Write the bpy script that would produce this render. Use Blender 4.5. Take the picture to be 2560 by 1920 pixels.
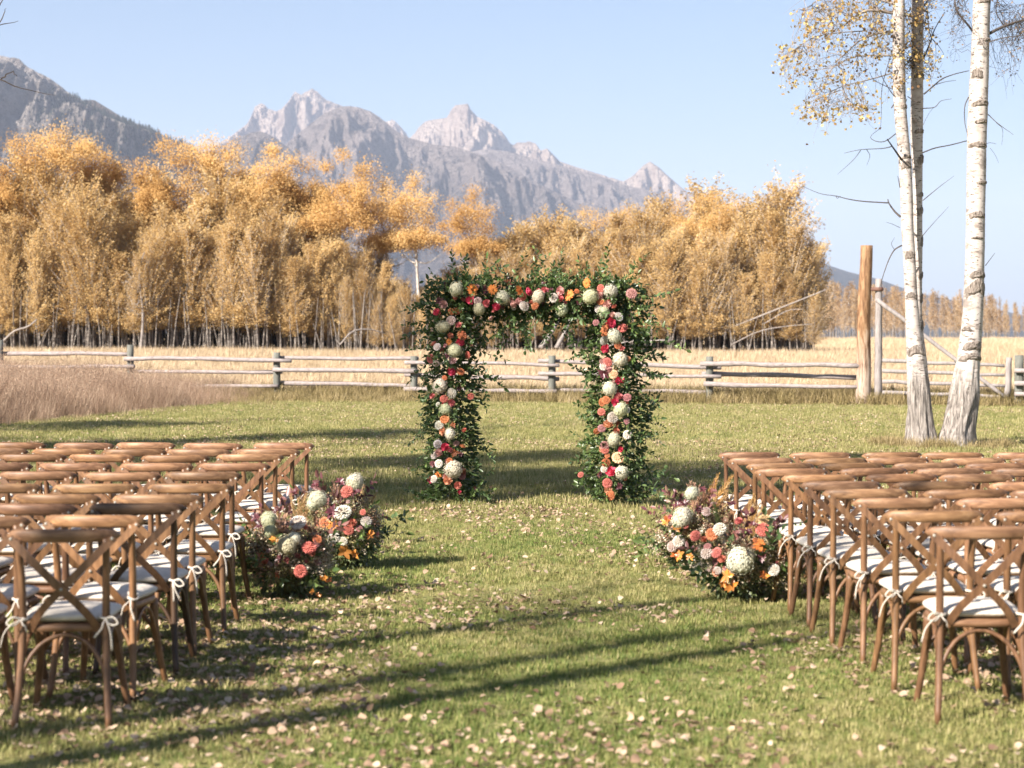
import bpy, math, random
import numpy as np
from mathutils import Vector, Matrix, Euler

# ------------------------------------------------------------------ scene, camera, sky, sun
scene = bpy.context.scene
for o in list(bpy.data.objects):
    bpy.data.objects.remove(o)
COL = scene.collection
FPX, HCAM, YH = 4950.0, 1.73, 848.0          # focal length in photo pixels, eye height, horizon row

cam_d = bpy.data.cameras.new('camera')
cam = bpy.data.objects.new('camera', cam_d); COL.objects.link(cam)
cam.location = (0, 0, HCAM); cam.rotation_euler = (math.radians(90), 0, 0)
cam_d.sensor_fit = 'HORIZONTAL'; cam_d.sensor_width = 36.0
cam_d.lens = FPX / 2560 * 36.0
cam_d.shift_y = -(960 - YH) / 2560
cam_d.clip_start = 0.1; cam_d.clip_end = 80000
cam_d.dof.use_dof = True; cam_d.dof.focus_distance = 20.8; cam_d.dof.aperture_fstop = 3.4
scene.camera = cam

SUN_EL = math.radians(33.0)
SD = np.array([0.73, 0.68]); SD /= np.linalg.norm(SD)      # direction shadows fall on the ground
world = bpy.data.worlds.new('World'); scene.world = world; world.use_nodes = True
wn = world.node_tree; wn.nodes.clear()
wo = wn.nodes.new('ShaderNodeOutputWorld'); wb = wn.nodes.new('ShaderNodeBackground')
sky = wn.nodes.new('ShaderNodeTexSky'); sky.sky_type = 'NISHITA'; sky.sun_disc = False
sky.sun_elevation = SUN_EL; sky.sun_rotation = math.atan2(-SD[0], -SD[1])
sky.altitude = 300; sky.air_density = 1.0; sky.dust_density = 1.4; sky.ozone_density = 2.0
wb.inputs['Strength'].default_value = 0.05
wt = wn.nodes.new('ShaderNodeMix'); wt.data_type = 'RGBA'; wt.blend_type = 'MULTIPLY'; wt.inputs[0].default_value = 1.0; wt.inputs[7].default_value = (.665, .78, .885, 1)
wn.links.new(sky.outputs['Color'], wt.inputs[6]); wn.links.new(wt.outputs[2], wb.inputs['Color']); wn.links.new(wb.outputs[0], wo.inputs[0])

sl = bpy.data.lights.new('sun', 'SUN'); sl.energy = 5.0; sl.angle = math.radians(0.5); sl.color = (1.0, 0.925, 0.83)
sun = bpy.data.objects.new('sun', sl); COL.objects.link(sun)
sun.rotation_euler = Vector((SD[0]*math.cos(SUN_EL), SD[1]*math.cos(SUN_EL), -math.sin(SUN_EL))).to_track_quat('-Z', 'Y').to_euler()
sun.location = (-30, -30, 40)

scene.view_settings.view_transform = 'Standard'; scene.view_settings.look = 'None'
scene.view_settings.exposure = 1.68; scene.view_settings.gamma = 1.0
scene.view_settings.use_curve_mapping = False
scene.cycles.use_denoising = True
scene.cycles.max_bounces = 6; scene.cycles.diffuse_bounces = 3; scene.cycles.glossy_bounces = 2
scene.cycles.transmission_bounces = 3; scene.cycles.transparent_max_bounces = 6; scene.cycles.volume_bounces = 0
scene.cycles.caustics_reflective = False; scene.cycles.caustics_refractive = False

# ------------------------------------------------------------------ helpers
def px(x, y, Y):
    """a point seen at photo pixel (x, y) that stands Y metres away"""
    return np.array([(x-1280)*Y/FPX, Y, HCAM-(y-YH)*Y/FPX])

def sstep(a, b, x):
    t = np.clip((np.asarray(x, float)-a)/(b-a), 0, 1)
    return t*t*(3-2*t)

def _h(ix, iy, s):
    v = np.sin(ix*127.1+iy*311.7+s*74.7)*43758.5453
    return v-np.floor(v)

def vnoise(x, y, s=0):
    x = np.asarray(x, float); y = np.asarray(y, float)
    ix, iy = np.floor(x), np.floor(y); fx, fy = x-ix, y-iy
    fx = fx*fx*(3-2*fx); fy = fy*fy*(3-2*fy)
    a, b, c, d = _h(ix, iy, s), _h(ix+1, iy, s), _h(ix, iy+1, s), _h(ix+1, iy+1, s)
    return (a*(1-fx)+b*fx)*(1-fy)+(c*(1-fx)+d*fx)*fy

def fbm(x, y, s=0, o=4):
    r = 0; a = 1; t = 0
    for k in range(o):
        r = r+a*vnoise(x*2**k, y*2**k, s+k*3.1); t += a; a *= .5
    return r/t

def ridged(x, y, s=0, o=4):
    r = 0; a = 1; t = 0
    for k in range(o):
        r = r+a*(1-np.abs(2*vnoise(x*2**k, y*2**k, s+k*5.3)-1)); t += a; a *= .5
    return r/t

def zt(x, y):
    """height of the ground"""
    z = .58*sstep(58, 112, y)+.36*sstep(-7, -16, x)*sstep(40, 58, y)*(1-.7*sstep(70, 110, y))+.77*sstep(150, 330, y)
    z = z-.06*sstep(10, 15.5, y)*sstep(.4, 1.8, x)*(1-sstep(20, 27, y))
    return z

class MB:
    def __init__(s): s.V = []; s.F = {}; s.n = 0; s.T = []
    def add(s, V, Fs, tint=None):
        V = np.asarray(V, float).reshape(-1, 3)
        for F in (Fs if isinstance(Fs, list) else [Fs]):
            F = np.asarray(F, int)
            if F.size == 0: continue
            s.F.setdefault(F.shape[1], []).append(F+s.n)
        s.V.append(V); s.n += len(V)
        t = np.full(len(V), .5) if tint is None else np.broadcast_to(np.asarray(tint, float), (len(V),))
        s.T.append(t)
        return s
    def mesh(s, name, mat, smooth=False):
        V = np.concatenate(s.V); me = bpy.data.meshes.new(name)
        me.vertices.add(len(V)); me.vertices.foreach_set('co', V.ravel())
        li, ls, pos = [], [], 0
        for k, fl in s.F.items():
            F = np.concatenate(fl); li.append(F.ravel()); ls.append(pos+np.arange(len(F))*k); pos += F.size
        li = np.concatenate(li); ls = np.concatenate(ls)
        me.loops.add(len(li)); me.loops.foreach_set('vertex_index', li.astype(np.int32))
        me.polygons.add(len(ls)); me.polygons.foreach_set('loop_start', ls.astype(np.int32))
        me.polygons.foreach_set('use_smooth', np.full(len(ls), smooth))
        me.update(calc_edges=True)
        a = me.attributes.new('tint', 'FLOAT', 'POINT'); a.data.foreach_set('value', np.concatenate(s.T).astype(np.float32))
        if mat: me.materials.append(mat)
        return me

def frames(P):
    T = np.gradient(P, axis=0); T /= np.linalg.norm(T, axis=1)[:, None]+1e-9
    a = np.array([0, 0, 1.]) if abs(T[0][2]) < .8 else np.array([1., 0, 0])
    N = []; n = np.cross(T[0], a); n /= np.linalg.norm(n)
    for t in T:
        n = n-t*np.dot(n, t); n /= np.linalg.norm(n)+1e-9; N.append(n.copy())
    N = np.array(N); return T, N, np.cross(T, N)

def tube(P, R, n=8, cap=True, flat=1.0):
    """swept round or oval section along P"""
    P = np.asarray(P, float); R = np.broadcast_to(np.asarray(R, float), (len(P),))
    T, N, B = frames(P); a = np.arange(n)*2*math.pi/n
    V = P[:, None]+R[:, None, None]*(np.cos(a)[None, :, None]*N[:, None]+flat*np.sin(a)[None, :, None]*B[:, None])
    m = len(P); i = np.arange(m-1)[:, None]*n; j = np.arange(n)[None]; j2 = (j+1) % n
    F = np.stack([i+j, i+j2, i+n+j2, i+n+j], -1).reshape(-1, 4)
    V = V.reshape(-1, 3)
    if not cap: return V, [F]
    V = np.vstack([V, P[0], P[-1]]); k = m*n; j = np.arange(n); j2 = (j+1) % n
    C = np.vstack([np.stack([np.full(n, k), j2, j], 1), np.stack([np.full(n, k+1), (m-1)*n+j, (m-1)*n+j2], 1)])
    return V, [F, C]

def spline(P, n):
    """smooth curve through the points"""
    P = np.asarray(P, float); m = len(P)
    if m < 3: return P[0]+np.linspace(0, 1, n)[:, None]*(P[-1]-P[0])
    Q = np.vstack([2*P[0]-P[1], P, 2*P[-1]-P[-2]]); out = []
    for t in np.linspace(0, m-1-1e-6, n):
        i = int(t); f = t-i; a, b, c, d = Q[i:i+4]
        out.append(.5*((2*b)+(-a+c)*f+(2*a-5*b+4*c-d)*f*f+(-a+3*b-3*c+d)*f**3))
    return np.array(out)

def box(c, s, rot=None):
    V = np.array([[x, y, z] for x in (-.5, .5) for y in (-.5, .5) for z in (-.5, .5)])*np.array(s)
    if rot is not None: V = V@np.array(rot).T
    return V+np.array(c), np.array([[0, 1, 3, 2], [4, 6, 7, 5], [0, 4, 5, 1], [2, 3, 7, 6], [0, 2, 6, 4], [1, 5, 7, 3]])

def unit(v): return v/(np.linalg.norm(v, axis=-1, keepdims=True)+1e-9)

def leafquads(rng, C, size, asp=.75, bias=None, axis=None):
    n = len(C); u = rng.normal(size=(n, 3))
    if axis is not None: u = u+axis
    u = unit(u); w = rng.normal(size=(n, 3))
    if bias is not None: w = w+np.asarray(bias)
    v = unit(np.cross(u, w)); s = np.broadcast_to(size, (n,))[:, None]
    V = np.stack([C-u*s*.5, C+v*s*asp*.5+u*s*.08, C+u*s*.5, C-v*s*asp*.5+u*s*.08], 1)
    return V.reshape(-1, 3), np.arange(4*n).reshape(n, 4), np.repeat(rng.random(n), 4)

def sphere(r, nu=10, nv=7):
    V = [[0, 0, r]]
    for i in range(1, nv):
        t = math.pi*i/nv
        for j in range(nu): V.append([r*math.sin(t)*math.cos(2*math.pi*j/nu), r*math.sin(t)*math.sin(2*math.pi*j/nu), r*math.cos(t)])
    V.append([0, 0, -r]); Q = []; T3 = []
    for j in range(nu):
        T3.append([0, 1+j, 1+(j+1) % nu])
        for i in range(nv-2): Q.append([1+i*nu+j, 1+(i+1)*nu+j, 1+(i+1)*nu+(j+1) % nu, 1+i*nu+(j+1) % nu])
        b = 1+(nv-2)*nu; T3.append([len(V)-1, b+(j+1) % nu, b+j])
    return np.array(V), [np.array(Q), np.array(T3)]

# ---- objects
def tag(o, label=None, cat=None, group=None, kind=None):
    if label: o['label'] = label
    if cat: o['category'] = cat
    if group: o['group'] = group
    if kind: o['kind'] = kind
    return o

def obj(name, me, parent=None, loc=(0, 0, 0), rot=(0, 0, 0), scl=(1, 1, 1), color=None):
    o = bpy.data.objects.new(name, me); COL.objects.link(o)
    o.parent = parent; o.location = loc; o.rotation_euler = rot; o.scale = scl
    if color is not None: o.color = (*color, 1)
    return o

def thing(name, label, cat, loc=(0, 0, 0), rz=0, group=None):
    o = bpy.data.objects.new(name, None); COL.objects.link(o); o.empty_display_size = .2
    o.location = loc; o.rotation_euler = (0, 0, rz)
    return tag(o, label, cat, group)

def copy_parts(src, dst, color=None):
    for ch in src.children:
        c = ch.copy(); COL.objects.link(c); c.parent = dst
        if color is not None: c.color = (*color, 1) if ch.get('tinted') else ch.color
        for g in ch.children:
            d = g.copy(); COL.objects.link(d); d.parent = c

def aim(d, roll=0.0):
    """rotation that turns +Z to direction d"""
    return (Vector(d).to_track_quat('Z', 'Y').to_matrix()@Matrix.Rotation(roll, 3, 'Z')).to_euler()

def scatter(name, P, R, S, I, sources, label=None, kind='stuff'):
    """points that carry tufts, leaves or needles (uncountable cover), one object"""
    me = bpy.data.meshes.new(name); n = len(P)
    me.vertices.add(n); me.vertices.foreach_set('co', np.asarray(P, np.float32).ravel())
    a = me.attributes.new('rot', 'FLOAT_VECTOR', 'POINT'); a.data.foreach_set('vector', np.asarray(R, np.float32).ravel())
    a = me.attributes.new('scl', 'FLOAT', 'POINT'); a.data.foreach_set('value', np.asarray(S, np.float32))
    a = me.attributes.new('idx', 'INT', 'POINT'); a.data.foreach_set('value', np.asarray(I, np.int32))
    o = obj(name, me); c = bpy.data.collections.new(name+'_source')
    for k, m in enumerate(sources):
        s = bpy.data.objects.new('%s_piece_%02d' % (name, k), m); c.objects.link(s)
    ng = bpy.data.node_groups.new(name+'_scatter', 'GeometryNodeTree')
    ng.interface.new_socket('Geometry', in_out='INPUT', socket_type='NodeSocketGeometry')
    ng.interface.new_socket('Geometry', in_out='OUTPUT', socket_type='NodeSocketGeometry')
    N = ng.nodes; gi = N.new('NodeGroupInput'); go = N.new('NodeGroupOutput')
    ci = N.new('GeometryNodeCollectionInfo'); ci.inputs['Collection'].default_value = c
    ci.inputs['Separate Children'].default_value = True; ci.inputs['Reset Children'].default_value = True
    ip = N.new('GeometryNodeInstanceOnPoints'); ip.inputs['Pick Instance'].default_value = True
    def att(nm, ty):
        q = N.new('GeometryNodeInputNamedAttribute'); q.data_type = ty; q.inputs['Name'].default_value = nm
        return [s for s in q.outputs if s.enabled and s.name == 'Attribute'][0]
    L = ng.links.new
    L(gi.outputs[0], ip.inputs['Points']); L(ci.outputs[0], ip.inputs['Instance'])
    e2r = N.new('FunctionNodeEulerToRotation'); L(att('rot', 'FLOAT_VECTOR'), e2r.inputs[0]); L(e2r.outputs[0], ip.inputs['Rotation'])
    L(att('scl', 'FLOAT'), ip.inputs['Scale']); L(att('idx', 'INT'), ip.inputs['Instance Index'])
    L(ip.outputs[0], go.inputs[0])
    md = o.modifiers.new('scatter', 'NODES'); md.node_group = ng
    return tag(o, label=label, kind=kind)

# ---- materials
class NT:
    def __init__(s, name):
        s.m = bpy.data.materials.new(name); s.m.use_nodes = True; s.t = s.m.node_tree; s.t.nodes.clear()
        s.out = s.n('ShaderNodeOutputMaterial')
    def n(s, ty, **kw):
        q = s.t.nodes.new(ty)
        for k, v in kw.items(): setattr(q, k, v)
        return q
    def l(s, a, b): s.t.links.new(a, b)
    def coords(s, scale=(1, 1, 1), kind='Object', rnd=0):
        tc = s.n('ShaderNodeTexCoord'); mp = s.n('ShaderNodeMapping'); mp.inputs['Scale'].default_value = scale
        s.l(tc.outputs[kind], mp.inputs['Vector'])
        if rnd:
            oi = s.n('ShaderNodeObjectInfo'); mu = s.n('ShaderNodeMath', operation='MULTIPLY'); mu.inputs[1].default_value = rnd
            s.l(oi.outputs['Random'], mu.inputs[0]); s.l(mu.outputs[0], mp.inputs['Location'])
        return mp.outputs[0]
    def noise(s, vec, scale=5, detail=4, rough=.55, dist=0):
        q = s.n('ShaderNodeTexNoise'); q.inputs['Scale'].default_value = scale; q.inputs['Detail'].default_value = detail
        q.inputs['Roughness'].default_value = rough; q.inputs['Distortion'].default_value = dist
        s.l(vec, q.inputs['Vector']); return q.outputs['Fac']
    def ramp(s, fac, stops):
        q = s.n('ShaderNodeValToRGB'); e = q.color_ramp.elements
        while len(e) < len(stops): e.new(.5)
        for k, (p, c) in enumerate(stops):
            e[k].position = p; e[k].color = (*c, 1) if len(c) == 3 else c
        s.l(fac, q.inputs[0]); return q.outputs[0]
    def mix(s, a, b, fac, mode='MIX'):
        q = s.n('ShaderNodeMix', data_type='RGBA', blend_type=mode)
        for v, i in ((fac, 0), (a, 6), (b, 7)):
            if isinstance(v, (int, float)): q.inputs[i].default_value = v
            elif isinstance(v, tuple): q.inputs[i].default_value = (*v, 1)
            else: s.l(v, q.inputs[i])
        return q.outputs[2]
    def math(s, op, a, b=0.0, clamp=False):
        q = s.n('ShaderNodeMath', operation=op); q.use_clamp = clamp
        for v, i in ((a, 0), (b, 1)):
            if isinstance(v, (int, float)): q.inputs[i].default_value = v
            else: s.l(v, q.inputs[i])
        return q.outputs[0]
    def attr(s, name): q = s.n('ShaderNodeAttribute', attribute_name=name); return q.outputs['Fac']
    def principled(s, col, rough=.6, spec=.3, bump=None, bstr=.3, bdist=.01):
        p = s.n('ShaderNodeBsdfPrincipled'); p.inputs['Roughness'].default_value = rough
        p.inputs['Specular IOR Level'].default_value = spec
        if isinstance(col, tuple): p.inputs['Base Color'].default_value = (*col, 1)
        else: s.l(col, p.inputs['Base Color'])
        if bump is not None:
            b = s.n('ShaderNodeBump'); b.inputs['Strength'].default_value = bstr; b.inputs['Distance'].default_value = bdist
            s.l(bump, b.inputs['Height']); s.l(b.outputs[0], p.inputs['Normal'])
        return p.outputs[0]
    def done(s, sh): s.l(sh, s.out.inputs[0]); return s.m

def leaf_mat(name, stops, transl=.3, rough=.55, spec=.25, use_color=False, inst=False, amt=.5):
    """thin leaf or petal: colour varies from leaf to leaf, light passes through a little"""
    t = NT(name); a = t.attr('tint')
    if inst:
        oi = t.n('ShaderNodeObjectInfo'); a = t.math('ADD', t.math('MULTIPLY', a, 1-amt), t.math('MULTIPLY', oi.outputs['Random'], amt))
    c = t.ramp(a, stops)
    if use_color:
        oi2 = t.n('ShaderNodeObjectInfo'); c = t.mix(c, oi2.outputs['Color'], 1.0, 'MULTIPLY')
    p = t.principled(c, rough, spec)
    if transl:
        tr = t.n('ShaderNodeBsdfTranslucent'); t.l(c, tr.inputs['Color'])
        ms = t.n('ShaderNodeMixShader'); ms.inputs[0].default_value = transl
        t.l(p, ms.inputs[1]); t.l(tr.outputs[0], ms.inputs[2]); p = ms.outputs[0]
    return t.done(p)

def mottled(name, stops, scale=4, vs=(1, 1, 1), rough=.7, spec=.25, bump=.3, bdist=.01, detail=6, use_color=False, rnd=7.0, dist=0.3):
    t = NT(name); v = t.coords(vs, rnd=rnd); f = t.noise(v, scale, detail, .6, dist); c = t.ramp(f, stops)
    if use_color:
        oi = t.n('ShaderNodeObjectInfo'); c = t.mix(c, oi.outputs['Color'], 1.0, 'MULTIPLY')
    return t.done(t.principled(c, rough, spec, f, bump, bdist))

M = {}
M['wood_x'] = mottled('chair_wood_rail', [(.25, (.06, .03, .016)), (.48, (.145, .075, .037)), (.72, (.26, .148, .077))], 1, (5, 40, 40), .5, .35, .12, .002, use_color=True)
M['wood_z'] = mottled('chair_wood_post', [(.25, (.052, .026, .013)), (.5, (.125, .063, .03)), (.75, (.2, .106, .052))], 1, (45, 45, 5), .45, .4, .12, .002, use_color=True)
M['cushion'] = mottled('cushion_cotton', [(.3, (.54, .475, .4)), (.7, (.64, .575, .495))], 16, (1, 1, 1), .9, .1, .7, .012)
M['bolt'] = mottled('bolt_steel', [(.3, (.28, .25, .2)), (.7, (.4, .37, .32))], 30, rough=.35, spec=.6)
M['leaf'] = leaf_mat('flower_greenery', [(0, (.6, .6, .5)), (.5, (1, 1, 1)), (1, (1.5, 1.45, 1.2))], .18, .38, .45, use_color=True)
M['petal'] = leaf_mat('flower_petal', [(0, (.62, .56, .5)), (.5, (.92, .9, .88)), (1, (1.12, 1.12, 1.1))], .22, .6, .2, use_color=True)
M['stem'] = mottled('stem_bark', [(.3, (.09, .08, .03)), (.7, (.16, .14, .06))], 20)
M['rail_grey'] = mottled('weathered_rail', [(.2, (.1, .083, .08)), (.45, (.25, .212, .2)), (.75, (.39, .335, .32))], 1, (4, 30, 30), .85, .15, .5, .01)
M['post_grey'] = mottled('weathered_post', [(.2, (.07, .07, .06)), (.5, (.14, .14, .122)), (.8, (.22, .215, .19))], 1, (25, 25, 4), .85, .15, .5, .01)
M['gate_grey'] = mottled('gate_wood', [(.2, (.14, .12, .115)), (.5, (.26, .23, .22)), (.8, (.37, .33, .31))], 1, (25, 25, 4), .85, .15, .4, .01)
M['iron'] = mottled('rusty_iron', [(.3, (.12, .06, .045)), (.7, (.2, .1, .07))], 20, rough=.6, spec=.4)
M['aspen_bark'] = mottled('aspen_bark', [(.25, (.16, .13, .11)), (.45, (.42, .37, .32)), (.7, (.58, .53, .46))], 1.2, (3, 3, 7), .85, .1, .3, .02)
M['young_bark'] = mottled('young_aspen_bark', [(.3, (.06, .05, .043)), (.5, (.18, .155, .135)), (.7, (.38, .34, .3))], 1.2, (3, 3, 7), .85, .1, .3, .02)
M['dead_bark'] = mottled('grey_dead_wood', [(.25, (.13, .11, .1)), (.7, (.36, .32, .29))], 2, (3, 3, 6), .85, .1, .3, .02)
M['twig'] = mottled('birch_twig', [(.3, (.035, .027, .022)), (.7, (.1, .08, .07))], 8, rough=.7)
M['twig_pale'] = mottled('pale_twig', [(.3, (.13, .1, .085)), (.7, (.32, .27, .23))], 8, rough=.7)
AY = [(0, (.42, .2, .055)), (.35, (.58, .3, .08)), (.7, (.68, .4, .11)), (1, (.74, .5, .17))]
M['aspen_leaf'] = leaf_mat('young_aspen_leaf', [(0, (.32, .195, .08)), (.3, (.51, .34, .145)), (.65, (.64, .455, .21)), (1, (.72, .56, .31))], .42, .7, .15, inst=True, amt=.45)
M['aspen_gold'] = leaf_mat('old_aspen_leaf', [(0, (.38, .215, .075)), (.4, (.55, .335, .125)), (.75, (.65, .435, .185)), (1, (.7, .51, .25))], .42, .7, .15, inst=True, amt=.4)
M['far_leaf'] = leaf_mat('far_aspen_leaf', [(0, (.2, .125, .07)), (.35, (.35, .225, .12)), (.7, (.48, .33, .18)), (1, (.57, .42, .25))], .35, .7, .1, inst=True, amt=.55)
M['birch_leaf'] = leaf_mat('birch_leaf', [(0, (.18, .095, .045)), (.35, (.42, .27, .1)), (.75, (.58, .42, .15)), (1, (.66, .53, .24))], .35, .6, .2)
M['grass'] = leaf_mat('lawn_grass', [(0, (.05, .085, .02)), (.3, (.12, .172, .04)), (.55, (.215, .24, .068)), (.78, (.35, .325, .125)), (1, (.52, .44, .235))], .25, .6, .2, inst=True, amt=.5)
M['grass_dry'] = leaf_mat('lawn_grass_dry', [(0, (.09, .108, .028)), (.3, (.195, .2, .06)), (.55, (.3, .275, .105)), (.8, (.41, .35, .165)), (1, (.52, .43, .25))], .25, .6, .2, inst=True, amt=.5)
M['dry_grass'] = leaf_mat('meadow_grass', [(0, (.12, .075, .05)), (.35, (.29, .19, .13)), (.7, (.46, .33, .235)), (1, (.64, .5, .37))], .25, .7, .1, inst=True, amt=.4)
M['field_grass'] = leaf_mat('field_grass', [(0, (.36, .26, .155)), (.4, (.52, .395, .25)), (.75, (.63, .5, .335)), (1, (.69, .57, .41))], .25, .7, .1, inst=True, amt=.45)
M['weed'] = leaf_mat('fence_weed', [(0, (.13, .105, .045)), (.4, (.27, .215, .095)), (.7, (.42, .32, .17)), (1, (.52, .42, .26))], .25, .7, .1, inst=True, amt=.45)
M['litter'] = leaf_mat('fallen_leaf', [(0, (.13, .075, .045)), (.22, (.29, .185, .12)), (.55, (.47, .335, .23)), (.9, (.58, .45, .335)), (1, (.54, .38, .11))], .2, .7, .2, inst=True, amt=.8)
M['conifer'] = leaf_mat('conifer_needles', [(0, (.014, .018, .016)), (1, (.034, .04, .034))], 0, .9, .05, inst=True)

def make_brown_post():
    t = NT('peeled_log'); v = t.coords((9, 9, 1.4)); f = t.noise(v, 1.6, 7, .65, .4)
    c = t.ramp(f, [(.32, (.06, .03, .017)), (.45, (.19, .1, .05)), (.58, (.31, .185, .1)), (.72, (.4, .27, .17))])
    z = t.n('ShaderNodeSeparateXYZ'); tc = t.n('ShaderNodeTexCoord'); t.l(tc.outputs['Object'], z.inputs[0])
    k = t.math('ADD', t.math('MULTIPLY', z.outputs[2], -.75), t.math('MULTIPLY', f, 2.2))
    k = t.math('SUBTRACT', k, -.35, True)
    pale = t.ramp(f, [(.3, (.24, .165, .12)), (.55, (.42, .325, .26)), (.8, (.5, .41, .34))])
    c = t.mix(c, pale, k)
    return t.done(t.principled(c, .75, .2, f, .4, .02))
M['peeled'] = make_brown_post()

def make_birch():
    t = NT('birch_bark'); tc = t.n('ShaderNodeTexCoord'); sp = t.n('ShaderNodeSeparateXYZ'); t.l(tc.outputs['Object'], sp.inputs[0])
    base = t.ramp(t.noise(t.coords((3, 3, 5)), 2, 4), [(.3, (.33, .27, .235)), (.5, (.45, .395, .36)), (.75, (.5, .455, .42))])
    dash = t.ramp(t.noise(t.coords((10, 10, 48)), 1, 3, .6), [(.37, (1, 1, 1)), (.42, (0, 0, 0))])
    band = t.ramp(t.noise(t.coords((3, 3, 5)), 1, 5, .75), [(.36, (1, 1, 1)), (.44, (0, 0, 0))])
    c = t.mix(base, (.09, .07, .06), dash); c = t.mix(c, (.2, .17, .15), t.math('MULTIPLY', band, .75))
    fur = t.noise(t.coords((22, 22, 2.4)), 1.4, 6, .65, .6)
    fc = t.ramp(fur, [(.36, (.06, .05, .045)), (.47, (.19, .165, .145)), (.6, (.34, .3, .27)), (.75, (.43, .385, .35))])
    k = t.math('ADD', t.math('MULTIPLY', sp.outputs[2], -2.2), t.math('MULTIPLY', t.noise(t.coords((4, 4, 1.2)), 1.5, 3), 2.6))
    k = t.math('ADD', k, 1.55, True)
    c = t.mix(c, fc, k)
    h = t.math('MULTIPLY', fur, k)
    return t.done(t.principled(c, .7, .2, h, .9, .03))
M['birch'] = make_birch()
M['scar'] = mottled('birch_scar', [(.3, (.05, .04, .035)), (.5, (.2, .165, .14)), (.75, (.38, .33, .29))], 1.3, (30, 30, 8), .9, .1, .8, .02)

def make_ground(name, stops, sc, fine, big):
    t = NT(name); v = t.coords(kind='Object')
    a = t.noise(v, fine, 8, .7); b = t.noise(v, big, 3, .5)
    f = t.math('ADD', t.math('MULTIPLY', a, .65), t.math('MULTIPLY', b, .35)); c = t.ramp(f, stops)
    return t.done(t.principled(c, .95, .05, a, .6, .03))
M['lawn'] = make_ground('lawn_soil', [(.3, (.06, .08, .022)), (.45, (.145, .165, .048)), (.55, (.24, .225, .09)), (.7, (.36, .31, .165))], 1, 22, .7)
M['field'] = make_ground('dry_field', [(.3, (.3, .22, .13)), (.45, (.43, .325, .2)), (.6, (.52, .41, .27)), (.75, (.58, .47, .33))], 1, 3, .05)

def make_rock(name, rock, forest, sc, grad=None):
    t = NT(name); v = t.coords(); veg = t.attr('tint')
    a = t.noise(v, sc, 8, .65); b = t.noise(v, sc*5, 6, .7)
    r = t.ramp(t.math('ADD', t.math('MULTIPLY', a, .6), t.math('MULTIPLY', b, .4)), [(.4, rock[0]), (.5, rock[1]), (.6, rock[2])])
    k = t.math('ADD', veg, t.math('MULTIPLY', t.math('SUBTRACT', b, .5), 3.0)); k = t.math('ADD', k, t.math('MULTIPLY', t.math('SUBTRACT', a, .5), 1.2))
    kk = t.ramp(k, [(.44, (0, 0, 0)), (.56, (1, 1, 1))])
    f = t.ramp(b, [(.3, forest[0]), (.7, forest[1])])
    return t.done(t.principled(t.mix(r, f, kk), .95, .05, b, 1.0, 110))
M['rock_near'] = make_rock('near_mountain_rock', [(.3, .255, .23), (.5, .435, .395), (.62, .545, .495)], [(.028, .029, .028), (.1, .093, .086)], .018)
M['rock_peak'] = make_rock('peak_rock', [(.33, .245, .2), (.56, .44, .365), (.7, .57, .48)], [(.22, .175, .15), (.32, .255, .22)], .006)
M['rock_mid'] = make_rock('foothill_rock', [(.19, .152, .14), (.34, .278, .25), (.45, .37, .335)], [(.09, .079, .074), (.17, .143, .133)], .008)
M['hill'] = make_rock('wooded_hill', [(.1, .08, .06), (.2, .13, .085), (.27, .18, .12)], [(.03, .038, .035), (.06, .065, .055)], .012)

# ------------------------------------------------------------------ ground and lawn
def sheet(name, xs, ys, zf, mat, keep=None):
    X, Y = np.meshgrid(xs, ys); V = np.stack([X, Y, zf(X, Y)], -1).reshape(-1, 3)
    nx, ny = len(xs), len(ys); i, j = np.meshgrid(np.arange(ny-1), np.arange(nx-1), indexing='ij')
    F = np.stack([i*nx+j, i*nx+j+1, (i+1)*nx+j+1, (i+1)*nx+j], -1).reshape(-1, 4)
    if keep is not None:
        c = V[F].mean(1); F = F[keep(c[:, 0], c[:, 1])]
    return MB().add(V, F).mesh(name, mat, True)

def fenceY(x): return 55-.3*np.asarray(x, float)
def meadow_x(y): return np.interp(y, [25, 40, 46, 52, 58], [-17, -10.4, -9.4, -8.0, -6.6])
def on_lawn(x, y): return (x > meadow_x(y)) & (y < fenceY(x)-.25)

xs = np.concatenate([-np.geomspace(20000, 45, 22), np.arange(-40, 41, 2.), np.geomspace(45, 20000, 22)])
ys = np.concatenate([-np.geomspace(4000, 20, 12), np.arange(-12, 130, 2.), np.geomspace(135, 32000, 26)])
tag(obj('ground', sheet('ground', xs, ys, lambda x, y: zt(x, y)-.02, M['field'])), 'pale golden dry field reaching back to the trees', kind='structure')
lx, ly = np.arange(-36, 30.1, .5), np.arange(-14, 66, .5)
tag(obj('lawn', sheet('lawn', lx, ly, lambda x, y: zt(x, y)+.004*vnoise(x*3, y*3, 5), M['lawn'], on_lawn)), 'mown green lawn with fallen leaves', kind='structure')

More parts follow.
